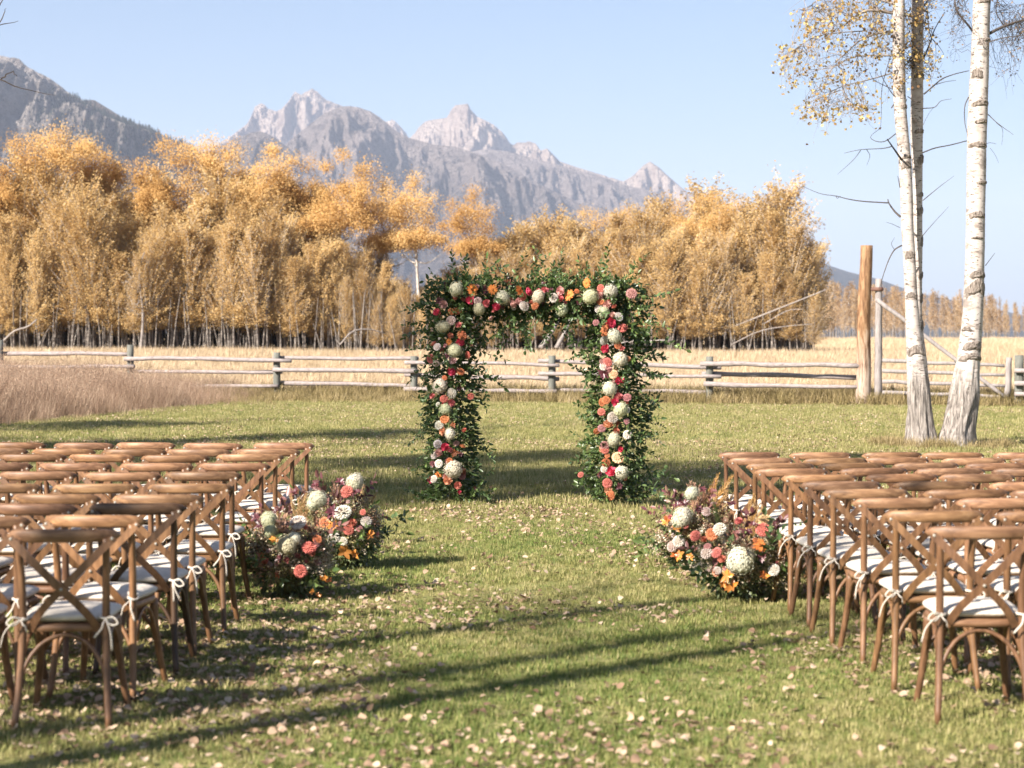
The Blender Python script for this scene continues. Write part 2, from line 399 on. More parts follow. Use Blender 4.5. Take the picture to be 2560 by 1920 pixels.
def tuft(rng, n, h, spread, w, lean=.5, curve=.4, head=False, mat=None, segs=2):
    b = MB()
    for _ in range(n):
        a = rng.uniform(0, 2*math.pi); r = spread*math.sqrt(rng.random()); p = np.array([r*math.cos(a), r*math.sin(a), 0])
        d = rng.uniform(0, 2*math.pi); L = h*rng.uniform(.45, 1.1); le = lean*rng.random(); ou = np.array([math.cos(d), math.sin(d), 0])
        sd = np.array([-ou[1], ou[0], 0])*w*.5*rng.uniform(.7, 1.3)
        pts = [p+ou*L*(le*t+curve*t*t*rng.uniform(.5, 1.2)*.5)+np.array([0, 0, L*(t-.18*t*t*le)]) for t in np.linspace(0, 1, segs+1)]
        V = []
        for k, q in enumerate(pts[:-1]): V += [q-sd*(1-k/segs*.5), q+sd*(1-k/segs*.5)]
        V.append(pts[-1]); F4 = [[2*k, 2*k+1, 2*k+3, 2*k+2] for k in range(segs-1)]; F3 = [[2*segs-2, 2*segs-1, 2*segs]]
        tn = rng.random()
        b.add(V, [np.array(F4).reshape(-1, 4), np.array(F3)], tn)
        if head:
            q = pts[-1]; C = q+rng.normal(size=(4, 3))*np.array([.008, .008, .045])*(h/1.0)
            V2, F2, _t = leafquads(rng, C, .03*h, .4, None, np.array([0, 0, 2.5])); b.add(V2, F2, tn)
    return b.mesh('tuft', mat)

rng = np.random.default_rng(11)
def wedge(rng, y0, y1, dens, margin=.4):
    """random points on the ground in front of the camera between two distances"""
    A = .2586*(y1**2-y0**2)+2*margin*(y1-y0); n = int(A*dens)
    y = np.sqrt(rng.uniform(y0**2, y1**2, n)); x = rng.uniform(-1, 1, n)*(.2586*y+margin)
    return x, y

def rots(rng, n, tilt=.12): return np.stack([rng.normal(size=n)*tilt, rng.normal(size=n)*tilt, rng.uniform(0, 6.283, n)], 1)

src = [tuft(rng, 30, .036, .06, .0042, mat=M['grass']) for _ in range(5)]+[tuft(rng, 30, .055, .1, .008, mat=M['grass_dry'], segs=1) for _ in range(3)]+[tuft(rng, 28, .034, .06, .0042, mat=M['grass_dry']) for _ in range(3)]
PX, PY, SC, ID = [], [], [], []
for y0, y1, d, far in ((7.0, 12, 300, 0), (12, 20, 190, 0), (20, 32, 75, 1), (32, 57, 30, 1)):
    x, y = wedge(rng, y0, y1, d); k = on_lawn(x, y); x, y = x[k], y[k]
    PX.append(x); PY.append(y); SC.append(rng.uniform(.6, 1.2, len(x))*(.8+.5*fbm(x*.8, y*.8, 3))*(1.0 if not far else 1.15)); ID.append(np.where(fbm(x*.5, y*.35, 21, 3)+.012*y+.1*rng.normal(size=len(x)) > .66, rng.integers(8, 11, len(x)), rng.integers(0, 5, len(x))) if not far else rng.integers(5, 8, len(x)))
PX, PY, SC, ID = map(np.concatenate, (PX, PY, SC, ID))
scatter('grass', np.stack([PX, PY, zt(PX, PY)], 1), rots(rng, len(PX)), SC, ID, src, 'short mown grass of the lawn')

# fallen leaves: the 300 that show largest are things, the rest is litter
def leaf_piece(rng):
    n = 9; a = np.arange(n)*2*math.pi/n; r = .5*(1+.12*np.cos(a)+.06*rng.normal(size=n))
    V = np.stack([r*np.cos(a), r*np.sin(a)*.9, np.zeros(n)], 1); V = np.vstack([V, [0, 0, 0]])
    c1, c2 = rng.uniform(-.9, .9), rng.uniform(.2, 1.1)
    V[:, 2] = c2*V[:, 1]**2+c1*V[:, 0]*V[:, 1]+rng.uniform(-.5, .7)*V[:, 0]**2; V[:, 2] -= V[:, 2].min()
    b = MB().add(V, np.array([[n, i, (i+1) % n] for i in range(n)]), rng.random())
    b.add(*tube([[.48, 0, V[0, 2]], [.75, .05, V[0, 2]+.05], [1.0, .02, V[0, 2]+.02]], .02, 4), .2)
    return b.mesh('fallen_leaf', M['litter'], True)
lp = [leaf_piece(rng) for _ in range(8)]
x, y = [], []
for y0, y1, d in ((7.2, 12, 330), (12, 20, 240), (20, 34, 130), (34, 54, 50)):
    a, b = wedge(rng, y0, y1, d, .3); k = (fbm(a*.55+3, b*.4, 9, 3) > rng.uniform(.3, .66, len(a))) & on_lawn(a, b); x.append(a[k]); y.append(b[k])
x, y = np.concatenate(x), np.concatenate(y); o_ = np.argsort(y); x, y = x[o_], y[o_]; z = zt(x, y)
near = y < 12
z = z+rng.uniform(.008, .035, len(x)); R = rots(rng, len(x), .35); S = rng.uniform(.022, .046, len(x))
scatter('leaf_litter', np.stack([x, y, z], 1)[300:], R[300:], S[300:], rng.integers(0, 8, len(x)-300), lp, 'pale dry leaves strewn over the lawn')
for k in range(300):
    tag(obj('fallen_leaf', lp[k % 8], None, (x[k], y[k], z[k]), R[k], (S[k],)*3), 'dry fallen leaf on the foremost strip of lawn, '+('below the left chairs' if x[k] < -.7 else 'below the right chairs' if x[k] > .9 else 'below the aisle'), 'leaf', 'fallen leaves on the foremost lawn '+('left' if x[k] < -.7 else 'right' if x[k] > .9 else 'middle'))

# ------------------------------------------------------------------ mountains
def mountain(name, pts, Yc, depth, mat, label, veg, seed, amp=.12, nx=300, nv=90, smooth_px=3, warp=.5, base=0.0, jag=0.004):
    """a range: crest line as seen on the horizon, long spurred front slope, short back slope"""
    pts = np.array(pts, float); ux = np.linspace(pts[0, 0], pts[-1, 0], nx)
    Xc = (ux-1280)*Yc/FPX; Zc = HCAM+(YH-np.interp(ux, pts[:, 0], pts[:, 1]))*Yc/FPX
    hmax = Zc.max(); S = hmax
    v = np.concatenate([-np.linspace(1, .08, 10)**1.2, np.linspace(0, 1, nv)**1.15])
    VV, XX = np.meshgrid(v, Xc, indexing='ij')
    av = np.abs(VV)
    wx = XX+warp*S*av*(fbm(XX/S*2.2+9, VV*2.5, seed+1, 3)-.5)*1.6
    P = np.interp(wx, Xc, Zc)
    sm = np.convolve(np.pad(Zc, 20, mode='edge'), np.ones(41)/41, 'valid'); Ps = np.interp(wx, Xc, sm)
    k = sstep(.0, .75, av); P = P*(1-k)+Ps*k
    prof = np.where(VV >= 0, (1-av)**1.25, (1-av)**1.0)
    Z = P*prof
    dw = .25*(fbm(XX/S*5, VV*4, seed+2, 3)-.5)
    r = ridged(XX/S*5+VV*1.1+dw, VV*2.2+XX/S*.6, seed, 5)-.55
    r2 = ridged(XX/S*14-VV*2.4+dw*3, VV*6.5+XX/S*2, seed+4, 4)-.55
    env = sstep(0, .16, av)*(1-sstep(.6, 1, av))
    Z = Z+hmax*env*(amp*r+amp*.5*r2)+hmax*jag*(ridged(XX/S*34, VV*16, seed+8, 4)-.5)*(1-av)*(.4+1.6*sstep(0, .08, av))
    Z = np.where(av > .985, base-30, Z)
    Y = Yc-VV*depth+S*.25*av*(fbm(XX/S*1.5, VV*2, seed+6)-.5)
    lim = HCAM+(np.interp(XX*Yc/Y, Xc, Zc)-HCAM)*Y/Yc-.03*S*av*sstep(0, .1, av)
    Z = np.where(VV > 0, np.minimum(Z, lim), np.minimum(Z, np.interp(XX, Xc, Zc)*(1-.5*av)))
    V = np.stack([XX, Y, Z], -1).reshape(-1, 3); m = len(v)
    i, j = np.meshgrid(np.arange(m-1), np.arange(nx-1), indexing='ij')
    F = np.stack([i*nx+j, (i+1)*nx+j, (i+1)*nx+j+1, i*nx+j+1], -1).reshape(-1, 4)
    tv = veg(Z/hmax, VV, r, XX/S)
    o = obj(name, MB().add(V, F, tv.ravel()).mesh(name, mat, False)); tag(o, label, kind='structure')
    return V, tv.ravel(), m, nx

peakA = [(330, 560), (480, 400), (553, 356), (576, 341), (618, 309), (628, 290), (638, 265), (653, 257), (662, 262), (670, 272), (690, 276), (703, 273), (716, 259), (726, 247), (732, 236), (738, 228), (745, 232), (753, 237), (764, 229), (772, 226), (781, 220), (787, 226), (794, 229), (805, 241), (817, 250), (840, 258), (880, 275), (940, 300), (975, 303), (979, 298), (988, 303), (1000, 315), (1020, 338), (1060, 400), (1150, 480)]
peakC = [(960, 420), (1000, 365), (1029, 341), (1047, 318), (1064, 303), (1080, 299), (1099, 297), (1117, 294), (1126, 276), (1138, 263), (1155, 261), (1170, 259), (1176, 273), (1193, 291), (1212, 300), (1235, 312), (1258, 332), (1276, 359), (1285, 361), (1293, 356), (1308, 356), (1323, 352), (1340, 359), (1352, 376), (1367, 370), (1380, 383), (1399, 403), (1440, 417), (1499, 435), (1540, 447), (1558, 453), (1575, 444), (1587, 435), (1605, 415), (1615, 408), (1625, 403), (1636, 411), (1646, 417), (1675, 444), (1705, 470), (1793, 530), (1870, 620), (1950, 740), (2010, 846)]
ridgeB = [(420, 560), (560, 480), (640, 420), (700, 375), (723, 353), (750, 330), (782, 306), (811, 282), (853, 266), (876, 265), (900, 269), (923, 276), (950, 294), (970, 309), (988, 326), (1017, 341), (1029, 346), (1088, 362), (1141, 367), (1205, 388), (1264, 412), (1323, 447), (1370, 470), (1417, 494), (1500, 530), (1620, 585), (1750, 650), (1900, 760), (2000, 846)]
ridgeD = [(1000, 480), (1100, 420), (1160, 385), (1205, 373), (1270, 378), (1320, 392), (1380, 408), (1440, 424), (1499, 440), (1560, 462), (1640, 480), (1720, 510), (1800, 560), (1890, 660), (1960, 760), (2010, 846)]
spurE = [(380, 520), (470, 430), (530, 375), (559, 359), (590, 345), (618, 335), (647, 328), (665, 333), (682, 341), (705, 358), (760, 400), (850, 470), (960, 560)]
leftF = [(-900, 330), (-500, 120), (-250, 60), (-100, 110), (0, 137), (49, 147), (61, 161), (90, 178), (122, 194), (150, 214), (175, 234), (212, 252), (260, 284), (313, 306), (387, 330), (460, 360), (560, 420), (680, 500), (860, 620)]
leftG = [(100, 330), (170, 262), (212, 250), (236, 250), (277, 275), (313, 299), (387, 326), (460, 365), (600, 450)]
hillH = [(1500, 520), (1750, 560), (1900, 598), (2034, 642), (2071, 663), (2116, 678), (2146, 686), (2191, 696), (2251, 718), (2312, 736), (2372, 748), (2408, 754), (2500, 775), (2650, 810), (2900, 838)]
mountain('mountain_peaks', peakA, 9800, 2600, M['rock_peak'], 'jagged pale twin-topped rocky peak beyond the forest', lambda h, v, r, x: .05+.35*sstep(.55, .3, h), 3, .42, 520, 150, jag=.035)
mountain('mountain_spire', peakC, 9200, 2300, M['rock_peak'], 'pale square-topped rocky summit with small sharp peak to its right', lambda h, v, r, x: .05+.35*sstep(.5, .25, h), 17, .4, 560, 150, jag=.035)
mountain('foothill_ridge', ridgeD, 7600, 1700, M['rock_mid'], 'pale long ridge sloping below the square summit', lambda h, v, r, x: .15+.5*sstep(.75, .35, h)-.2*r, 29, .2, 320, 90, jag=.02)
mountain('rounded_mountain', ridgeB, 6600, 1900, M['rock_mid'], 'grey rounded mountain in front of the jagged peaks', lambda h, v, r, x: .12+.55*sstep(.85, .45, h)-.5*r, 41, .22, 460, 130, jag=.02)
mountain('dark_spur', spurE, 5900, 1400, M['rock_mid'], 'dark low spur below the twin-topped peak', lambda h, v, r, x: .55-.4*r, 53, .16, 240, 80, jag=.012)
mountain('back_ridge', leftG, 5200, 1200, M['hill'], 'brownish ridge behind the dark left mountain', lambda h, v, r, x: .25-.4*r, 61, .06, 140, 40)
FV, FT, fm, fn = mountain('dark_mountain', leftF, 4200, 1500, M['rock_near'], 'dark wooded mountain with pale cliffs at the left edge', lambda h, v, r, x: .08+.46*sstep(-1.5, -1.36, x)-.6*r, 71, .3, 600, 150, jag=.025)
mountain('distant_hill', hillH, 7500, 2300, M['hill'], 'low blue wooded hill behind the ranch gate', lambda h, v, r, x: .75-.5*r, 83, .05, 200, 40)
# conifers on the dark mountain
r2 = np.random.default_rng(5)
def conifer(rng):
    b = MB()
    for k in range(4):
        z0 = .12+.22*k; r = .17*(1-k*.2); n = 6; a = np.arange(n)*2*math.pi/n+rng.random()
        V = np.vstack([np.stack([r*np.cos(a)*rng.uniform(.8, 1.2, n), r*np.sin(a), np.full(n, z0)+rng.normal(size=n)*.02], 1), [[0, 0, z0+.34]]])
        b.add(V, np.array([[i, (i+1) % n, n] for i in range(n)]), rng.random())
    b.add(*tube([[0, 0, -.1], [0, 0, .4]], [.02, .015], 5), .1)
    return b.mesh('conifer', M['conifer'])
G = FV.reshape(fm, fn, 3)[10:, :]; T = FT.reshape(fm, fn)[10:, :]
ii = r2.integers(0, 90, 30000); jj = r2.integers(290, 482, 30000)
ok = (T[ii, jj] > r2.uniform(.3, 1.1, len(ii)))
ii, jj = ii[ok], jj[ok]; f = r2.random((len(ii), 2))
CP = G[ii, jj]*(1-f[:, :1])+G[ii+1, jj]*f[:, :1]; CP = CP*(1-f[:, 1:])+(G[ii, jj+1])*f[:, 1:]
CP[:, 2] = np.minimum(CP[:, 2], np.minimum(G[ii, jj, 2], G[ii, jj+1, 2])+4)-1
sel = np.concatenate([np.arange(min(9000, len(CP)))])
scatter('conifer_forest', CP[sel], np.stack([np.zeros(len(sel)), np.zeros(len(sel)), r2.uniform(0, 6.28, len(sel))], 1), r2.uniform(7, 15, len(sel)), r2.integers(0, 3, len(sel)), [conifer(r2) for _ in range(3)], 'dark conifers covering the slope of the left mountain')

# ------------------------------------------------------------------ aspen stand
def young_aspen(seed, h=8.5, cb=2.3, wid=.95, nt=200, nl=40, ls=(.07, .14), mat='aspen_leaf', skirt=48):
    g = np.random.default_rng(seed); zz = np.linspace(0, h, 12)
    ph = g.random(2)*6; tx = .16*np.sin(zz*.45+ph[0])*zz/h*1.6; ty = .16*np.sin(zz*.5+ph[1])*zz/h
    tr = MB().add(*tube(np.stack([tx, ty, zz-.25], 1), np.linspace(.075, .012, 12)*h/8, 7)).mesh('trunk', M['young_bark'], True)
    b = MB(); C = []; AX = []; TN = []
    for k in range(nt):
        z0 = cb+(h*.97-cb)*(g.random()**1.1); a = g.random()*6.283; u = (z0-cb)/(h-cb)
        L = wid*(1.12-.72*u)*g.uniform(.45, 1.35); up = g.uniform(1.0, 2.3)
        s = np.array([np.interp(z0, zz, tx), np.interp(z0, zz, ty), z0]); d = np.array([math.cos(a), math.sin(a), up])
        e = s+d*L*.8; m = (s+e)/2-np.array([0, 0, .1*L])
        Pp = spline([s, m, e], 5); b.add(*tube(Pp, [.02, .015, .012, .008, .004], 3, False), .2)
        t = g.random(nl)**.7; q = s+(e-s)*t[:, None]; C.append(q+g.normal(size=(nl, 3))*np.array([.085, .085, .15])); AX.append(np.repeat(unit(e-s)[None], nl, 0)*1.1); TN.append(np.full(nl, g.normal()*.16))
    for k in range(skirt):
        z0 = cb*g.uniform(.85, 1.45); a = g.random()*6.283; L = wid*g.uniform(.5, 1.15); s = np.array([np.interp(z0, zz, tx), np.interp(z0, zz, ty), z0]); e = s+np.array([math.cos(a), math.sin(a), g.uniform(.1, .7)])*L
        b.add(*tube(spline([s, (s+e)/2+np.array([0, 0, .08]), e], 4), [.016, .012, .008, .004], 3, False), .2)
        t = g.random(nl)**.6; C.append(s+(e-s)*t[:, None]+g.normal(size=(nl, 3))*np.array([.1, .1, .13])); AX.append(np.repeat(unit(e-s)[None], nl, 0)*.8); TN.append(np.full(nl, g.normal()*.16))
    C = np.concatenate(C); V, F, tn = leafquads(g, C, g.uniform(ls[0], ls[1], len(C)), .62, (-1.6, -2.0, 1.4), np.concatenate(AX)); tn = np.clip(tn*.75+.12+np.repeat(np.concatenate(TN), 4), 0, 1)
    cr = MB().add(V, F, tn).mesh('crown', M[mat]); br = b.mesh('branches', M['aspen_bark'])
    return tr, br, cr

def old_aspen(seed, h=12.0, lean=1.2, cb=.47, nlimb=8, spread=2.3, ncl=17, nleaf=430, sig=.4, bark='aspen_bark', leaf='aspen_gold'):
    g = np.random.default_rng(seed); zz = np.linspace(0, h*.86, 12); u = zz/zz[-1]
    tx = lean*(u**1.6)+.22*np.sin(u*7+g.random()*6)*u; ty = .2*np.sin(u*5+g.random()*6)*u
    P = np.stack([tx, ty, zz-.25], 1)
    tr = MB().add(*tube(P, np.linspace(.17, .035, 12)*h/12, 9)).mesh('trunk', M[bark], True)
    b = MB(); C = []
    for k in range(nlimb):
        t = g.uniform(cb-.06, .95); i = t*11; i0 = int(i); s = P[i0]+(P[min(i0+1, 11)]-P[i0])*(i-i0)
        a = g.random()*6.283; L = spread*g.uniform(.55, 1.1)*(1.1-.45*t)
        e = s+np.array([math.cos(a)*L, math.sin(a)*L*.9, L*g.uniform(.15, .8)])
        m = (s+e)/2+g.normal(size=3)*.18+np.array([0, 0, -.1])
        Q = spline([s, m, e], 7); b.add(*tube(Q, np.linspace(.055, .012, 7)*h/12, 5, False))
        for q in range(3):
            f = Q[3+q]; e2 = f+g.normal(size=3)*np.array([.6, .6, .35])+np.array([0, 0, .35]); b.add(*tube(spline([f, (f+e2)/2+g.normal(size=3)*.08, e2], 4), [.02, .016, .012, .006], 3, False)); C.append(e2)
        C.append(e)
    tip = P[-1]
    for k in range(ncl): C.append(tip+np.array([g.normal()*spread*.42, g.normal()*spread*.4, g.uniform(-.24, .12)*h]))
    C = np.array(C); C[:, 2] = np.maximum(C[:, 2], h*cb); C[:, 2] = np.minimum(C[:, 2], h*.95); C = C[np.hypot(C[:, 0]-np.interp(C[:, 2], P[:, 2], P[:, 0]), C[:, 1]) < spread*1.15]
    A = []
    for c in C: A.append(c+g.normal(size=(nleaf, 3))*np.array([sig, sig, sig*.75])*g.uniform(.6, 1.25))
    A = np.concatenate(A); V, F, tn = leafquads(g, A, g.uniform(.06, .115, len(A)), .8, (-1.6, -2.0, 1.6))
    return tr, b.mesh('branches', M[bark]), (MB().add(V, F, tn).mesh('crown', M[leaf]) if nleaf else None)

YA = [young_aspen(100+k, h=8.5, wid=[1.25, 1.6, 1.05, 1.4, 1.2, 1.75][k]) for k in range(6)]
TALL = [young_aspen(140+k, h=10, cb=2.4, wid=1.1, nt=70, nl=12, ls=(.13, .25), mat='far_leaf', skirt=0) for k in range(3)]
OA = [old_aspen(200+k, lean=[1.4, -.9, 1.8, .6, -1.5, 1.0][k], nlimb=[9, 7, 10, 8, 9, 8][k], spread=[2.1, 1.8, 2.5, 1.9, 2.2, 1.8][k]) for k in range(6)]

OA += [old_aspen(210+k, lean=[1.9, -1.3][k], nlimb=9, spread=[2.9, 2.2][k], cb=.62, ncl=12) for k in range(2)]
LEAN = [1.4, -.9, 1.8, .6, -1.5, 1.0, 1.9, -1.3]

def plant_tree(name, meshes, label, X, Y, s, rz, group, sx=1.0, cat='tree', tilt=0):
    t = thing(name, label, cat, (X, Y, float(zt(X, Y))), rz, group); t.scale = (s*sx, s*sx, s); t.rotation_euler[1] = tilt
    for nm, me in zip(('trunk', 'branches', 'crown'), meshes):
        if me: obj(nm, me, t)
    return t

g = np.random.default_rng(77)
prof = np.array([(-60, 430), (0, 420), (150, 395), (300, 445), (420, 400), (520, 430), (600, 450), (650, 475), (720, 500), (800, 540), (850, 615), (920, 600), (1000, 560), (1090, 490), (1200, 465), (1300, 450), (1400, 450), (1500, 435), (1600, 470), (1680, 448), (1735, 490), (1775, 570)], float)
n_y = 0
prof[:, 1] += np.interp(prof[:, 0], [0, 900, 1050, 1450, 1520, 1800], [8, 8, 38, 42, 15, 15])
for row, (Y0, cnt, hf) in enumerate(((114.5, 84, .78), (116.5, 76, .92), (119, 70, 1.03), (122.5, 66, 1.08))):
    xl, xr = (-60-1106)*1.157*Y0/FPX, (1757-1106)*1.157*Y0/FPX
    for k in range(cnt):
        X = xl+(xr-xl)*(k+g.uniform(.05, .95))/cnt; Y = Y0+g.uniform(-1.2, 1.2)
        u = X*FPX/Y/1.157+1106; top = np.interp(u, prof[:, 0], prof[:, 1])*1.157
        h = (YH-top)*Y/FPX+HCAM-float(zt(X, Y)); h *= hf*g.uniform(.72, 1.1)
        if u > 1725 and row == 3: continue
        v = int(g.integers(0, 6)); n_y += 1
        sec = 'left of the bare grey tree' if u < 300 else 'between bare tree and arch' if u < 900 else 'behind the arch' if u < 1420 else 'right of the arch'
        plant_tree('young_aspen', YA[v], 'slender young golden aspen %s the stand, %s' % ('at the front of' if row < 2 else 'deeper in', sec), X, Y, h/8.5, g.random()*6.28, 'young aspens %s, %s' % (sec, 'front' if row < 2 else 'deeper'), sx=g.uniform(.9, 1.4)*(1.2 if row > 1 else 1), tilt=g.normal()*.05)

old = [(20, 272, 118, 1, 'broad golden aspen at the left edge below the pale cliffs'), (105, 268, 119, 3, 'tall yellow aspen second from the left edge'), (165, 285, 122, 0, 'golden aspen with ragged top under the dark mountain'), (232, 308, 123, 4, 'dark-gapped golden aspen left of the pinkish one'),
       (345, 290, 121, 1, 'tall pinkish gold aspen standing against the saddle of sky'), (432, 305, 122, 3, 'round-topped orange aspen left of the twin-topped peak'), (505, 325, 124, 5, 'small golden aspen top below the dark spur'), (570, 308, 120, 0, 'wide orange aspen with white trunk below the twin-topped peak'),
       (668, 345, 121, 5, 'pinkish aspen crown left of the widest golden aspen'), (748, 318, 119, 6, 'widest golden aspen with dark curved limbs, below the rounded mountain'), (822, 378, 121, 7, 'narrow yellow aspen right of the widest one'), (885, 366, 119, 7, 'golden aspen on a dark leaning trunk above the gap'),
       (1015, 396, 118, 7, 'round aspen on a white forked trunk above the arch'), (1262, 422, 122, 1, 'spiky golden aspen under the long ridge'), (1345, 432, 121, 3, 'low round golden aspen right of the spiky one'), (1462, 420, 121, 5, 'golden aspen at the foot of the small sharp peak'), (1545, 382, 118, 2, 'tall orange aspen with white limbs near the right end of the stand'), (1610, 440, 119, 0, 'rusty aspen crown leaning over beside the tall orange one')]
for u, top, Y, v, lab in old:
    X = (u*1.157-1280)*Y/FPX; h = (YH-top*1.157)*Y/FPX+HCAM-float(zt(X, Y)); s = h/12*(1.04 if 300 < u < 620 else 1.01 if u < 1200 else .97)
    lx_ = LEAN[v]*s*.8
    plant_tree('mature_aspen', OA[v], lab, X-lx_*.85, Y, s, 0, 'mature aspens rising above the stand', sx=.85)
# leafless tree in the stand and weathered wood lying at its foot
bare = old_aspen(260, h=7.4, lean=.2, nleaf=0, nlimb=10, spread=1.5, bark='dead_bark')
plant_tree('bare_aspen', bare, 'leafless grey aspen in the left part of the stand', (352-1280)*112.6/FPX, 112.6, .98, 0.4, None)
def log(name, pts, r, label, Y, mat='dead_bark', cat='log', group=None):
    P = np.array([px(a*1.157, b*1.157, Y+dy) for a, b, dy in pts]); Q = spline(P, 9); c = Q[0].copy()
    tag(obj(name, MB().add(*tube(Q-c, np.linspace(r, r*.55, 9), 7)).mesh(name, M[mat], True), None, c), label, cat, group)
log('leaning_log', [(1168, 752, 0), (1190, 722, .5), (1212, 680, 1.2)], .16, 'bleached leaning trunk seen through the arch, left one of two', 111)
log('leaning_log', [(1202, 752, 0), (1222, 715, .6), (1238, 672, 1.4)], .14, 'bleached leaning trunk seen through the arch, right one of two', 111.5)
log('dead_branch', [(735, 745, 0), (762, 716, .2), (800, 712, .6), (835, 722, 1)], .05, 'bleached arching dead branch at the foot of the stand left of the arch', 111)
log('fallen_log', [(1560, 716, 2), (1640, 684, 1), (1720, 652, 0), (1785, 626, -.5)], .06, 'grey fallen trunk propped at the right end of the stand', 112)
log('dead_branch', [(1580, 745, 1), (1640, 716, .5), (1700, 705, 0), (1760, 700, 0)], .035, 'bleached branch drooping at the right end of the stand', 111)
log('dead_branch', [(1650, 700, 1), (1700, 672, .5), (1735, 668, 0)], .03, 'thin bleached branch above the drooping one', 111)
log('dead_branch', [(1310, 748, 1), (1370, 738, .5), (1450, 735, 0)], .08, 'bleached branch lying low right of the arch', 111.5)
log('dead_branch', [(0, 745, 1), (30, 716, .5), (60, 706, 0), (80, 690, 0)], .07, 'bleached dead branch at the left end of the stand', 111)
# thin saplings and stems that fill the foot of the stand
b = MB()
for k in range(2600):
    Y = g.uniform(113.0, 127); X = g.uniform(-34, (1750-1106)*1.157*Y/FPX); h = g.uniform(1.6, 4.2); z0 = float(zt(X, Y)); l = g.normal(size=2)*.22
    b.add(*tube([[X, Y, z0-.1], [X+l[0]*.5, Y+l[1]*.5, z0+h*.5], [X+l[0]*1.2, Y+l[1], z0+h]], [.045, .035, .014], 4, False))
tag(obj('saplings', b.mesh('saplings', M['young_bark'])), 'mass of thin grey stems at the foot of the stand', kind='stuff')
b = MB()
for k in range(1500):
    Y = g.uniform(117.5, 129); X = g.uniform(-34, 17); c = np.array([X, Y, float(zt(X, Y))+g.uniform(.3, 3.4)])
    V, F, tn = leafquads(g, c+g.normal(size=(22, 3))*np.array([.5, .4, .5]), .2, .7); b.add(V, F, tn*.3)  # added fill: low tints put the stand's inner shade into leaf colour
tag(obj('shade_fill_brush', b.mesh('shade_fill_brush', M['weed'])), 'brush added deep inside the stand, tinted dark for its shade', kind='stuff')
# far wood across the field on the right
for k in range(230):
    Y = g.uniform(330, 430); u = g.uniform(2000, 2640); X = (u-1280)*Y/FPX; top = np.interp(u, [2000, 2060, 2150, 2250, 2350, 2450, 2560, 2640], [725, 722, 728, 735, 738, 745, 752, 755])
    h = ((YH-top)*Y/FPX+HCAM-float(zt(X, Y)))*g.uniform(.6, 1.15)
    sec = 'left of the tall gatepost' if u < 2150 else 'between the gatepost and the twin birch' if u < 2262 else 'between the two birches' if u < 2440 else 'right of the birches'
    plant_tree('far_aspen', TALL[k % 3], 'small far aspen across the field, seen '+sec, X, Y, h/10, g.random()*6.28, 'far aspens '+sec, sx=g.uniform(.7, 1.6), tilt=g.normal()*.05)
# ------------------------------------------------------------------ dry meadow, field grass, weeds
g = np.random.default_rng(31)
ms = [tuft(g, 26, 1.05, .3, .009, .5, .55, True, M['dry_grass'], 3) for _ in range(4)]
x = g.uniform(-20, -2, 14000); y = g.uniform(36, 62, 14000)
k = (x < meadow_x(y)+np.abs(g.normal(size=len(x)))*.6-.25) & (y < fenceY(x)+2.5) & (x > -.2586*y-1.2)
x, y = x[k], y[k]; sc = g.uniform(.5, 1.2, len(x))*np.interp(fenceY(x)-y, [-2, 3, 8], [.6, .75, 1.0])*(.45+.55*sstep(-.8, 2.0, meadow_x(y)-x))*(.35+.95*fbm(x*.7, y*.7, 2))*np.interp(x, [-9, -5], [1, .55])
scatter('meadow_grass', np.stack([x, y, zt(x, y)], 1), rots(g, len(x), .1), sc, g.integers(0, 4, len(x)), ms, 'tall pinkish tan meadow grass at the left before the fence')
fs = [tuft(g, 34, .5, .4, .02, .4, .5, False, M['field_grass'], 2) for _ in range(4)]
x, y = [], []
for y0, y1, d in ((53, 80, 9), (80, 116, 6), (116, 330, .55)):
    a, b_ = wedge(g, y0, y1, d, 1); q = (b_ > fenceY(a)+.6); x.append(a[q]); y.append(b_[q])
x, y = np.concatenate(x), np.concatenate(y)
scatter('field_grass', np.stack([x, y, zt(x, y)-.02], 1), rots(g, len(x)), g.uniform(.7, 1.25, len(x))*np.interp(y, [60, 115, 330], [.9, 1.25, 1.6]), g.integers(0, 4, len(x)), fs, 'pale golden grass of the field beyond the fence')
ws = [tuft(g, 30, .42, .22, .014, .7, .6, False, M['weed'], 2) for _ in range(4)]
x = g.uniform(-9, 16, 5200); d = np.abs(g.normal(size=len(x)))*.75*np.interp(x, [-8, -4, 0, 9, 16], [2.4, 1.3, .8, .6, .6]); y = fenceY(x)+1.0-d*1.5
k = g.random(len(x)) < .45+.75*fbm(x*.6, y*.6, 8); x, y, d = x[k], y[k], d[k]
for bx_, by_, r_ in ((6.6, 31.8, .42), (6.45, 32.2, .4), (7.2, 31.7, .5)):
    a = g.random(90)*6.283; q = r_+np.abs(g.normal(size=90))*.16; x = np.append(x, bx_+q*np.cos(a)); y = np.append(y, by_+q*np.sin(a)); d = np.append(d, np.full(90, 2.3))
scatter('fence_weeds', np.stack([x, y, zt(x, y)], 1), rots(g, len(x)), g.uniform(.5, 1.25, len(x))*np.clip(1.25-.35*d, .35, 1.2), g.integers(0, 4, len(x)), ws, 'rough weeds growing along the foot of the fence')

# ------------------------------------------------------------------ rail fence and gate
def rail_mesh(a, b, r, rng, mat):
    n = 12; P = a+(b-a)*np.linspace(0, 1, n)[:, None]; w = fbm(np.linspace(0, 4, n), np.full(n, rng.random()*50), 4)-.5
    P = P+np.stack([np.zeros(n), np.zeros(n), w*.09], 1); R = r*np.linspace(rng.uniform(.85, 1.2), rng.uniform(.8, 1.05), n)*(1+.12*rng.normal(size=n)*.6)
    return MB().add(*tube(P, R, 8)).mesh('rail', mat, True)

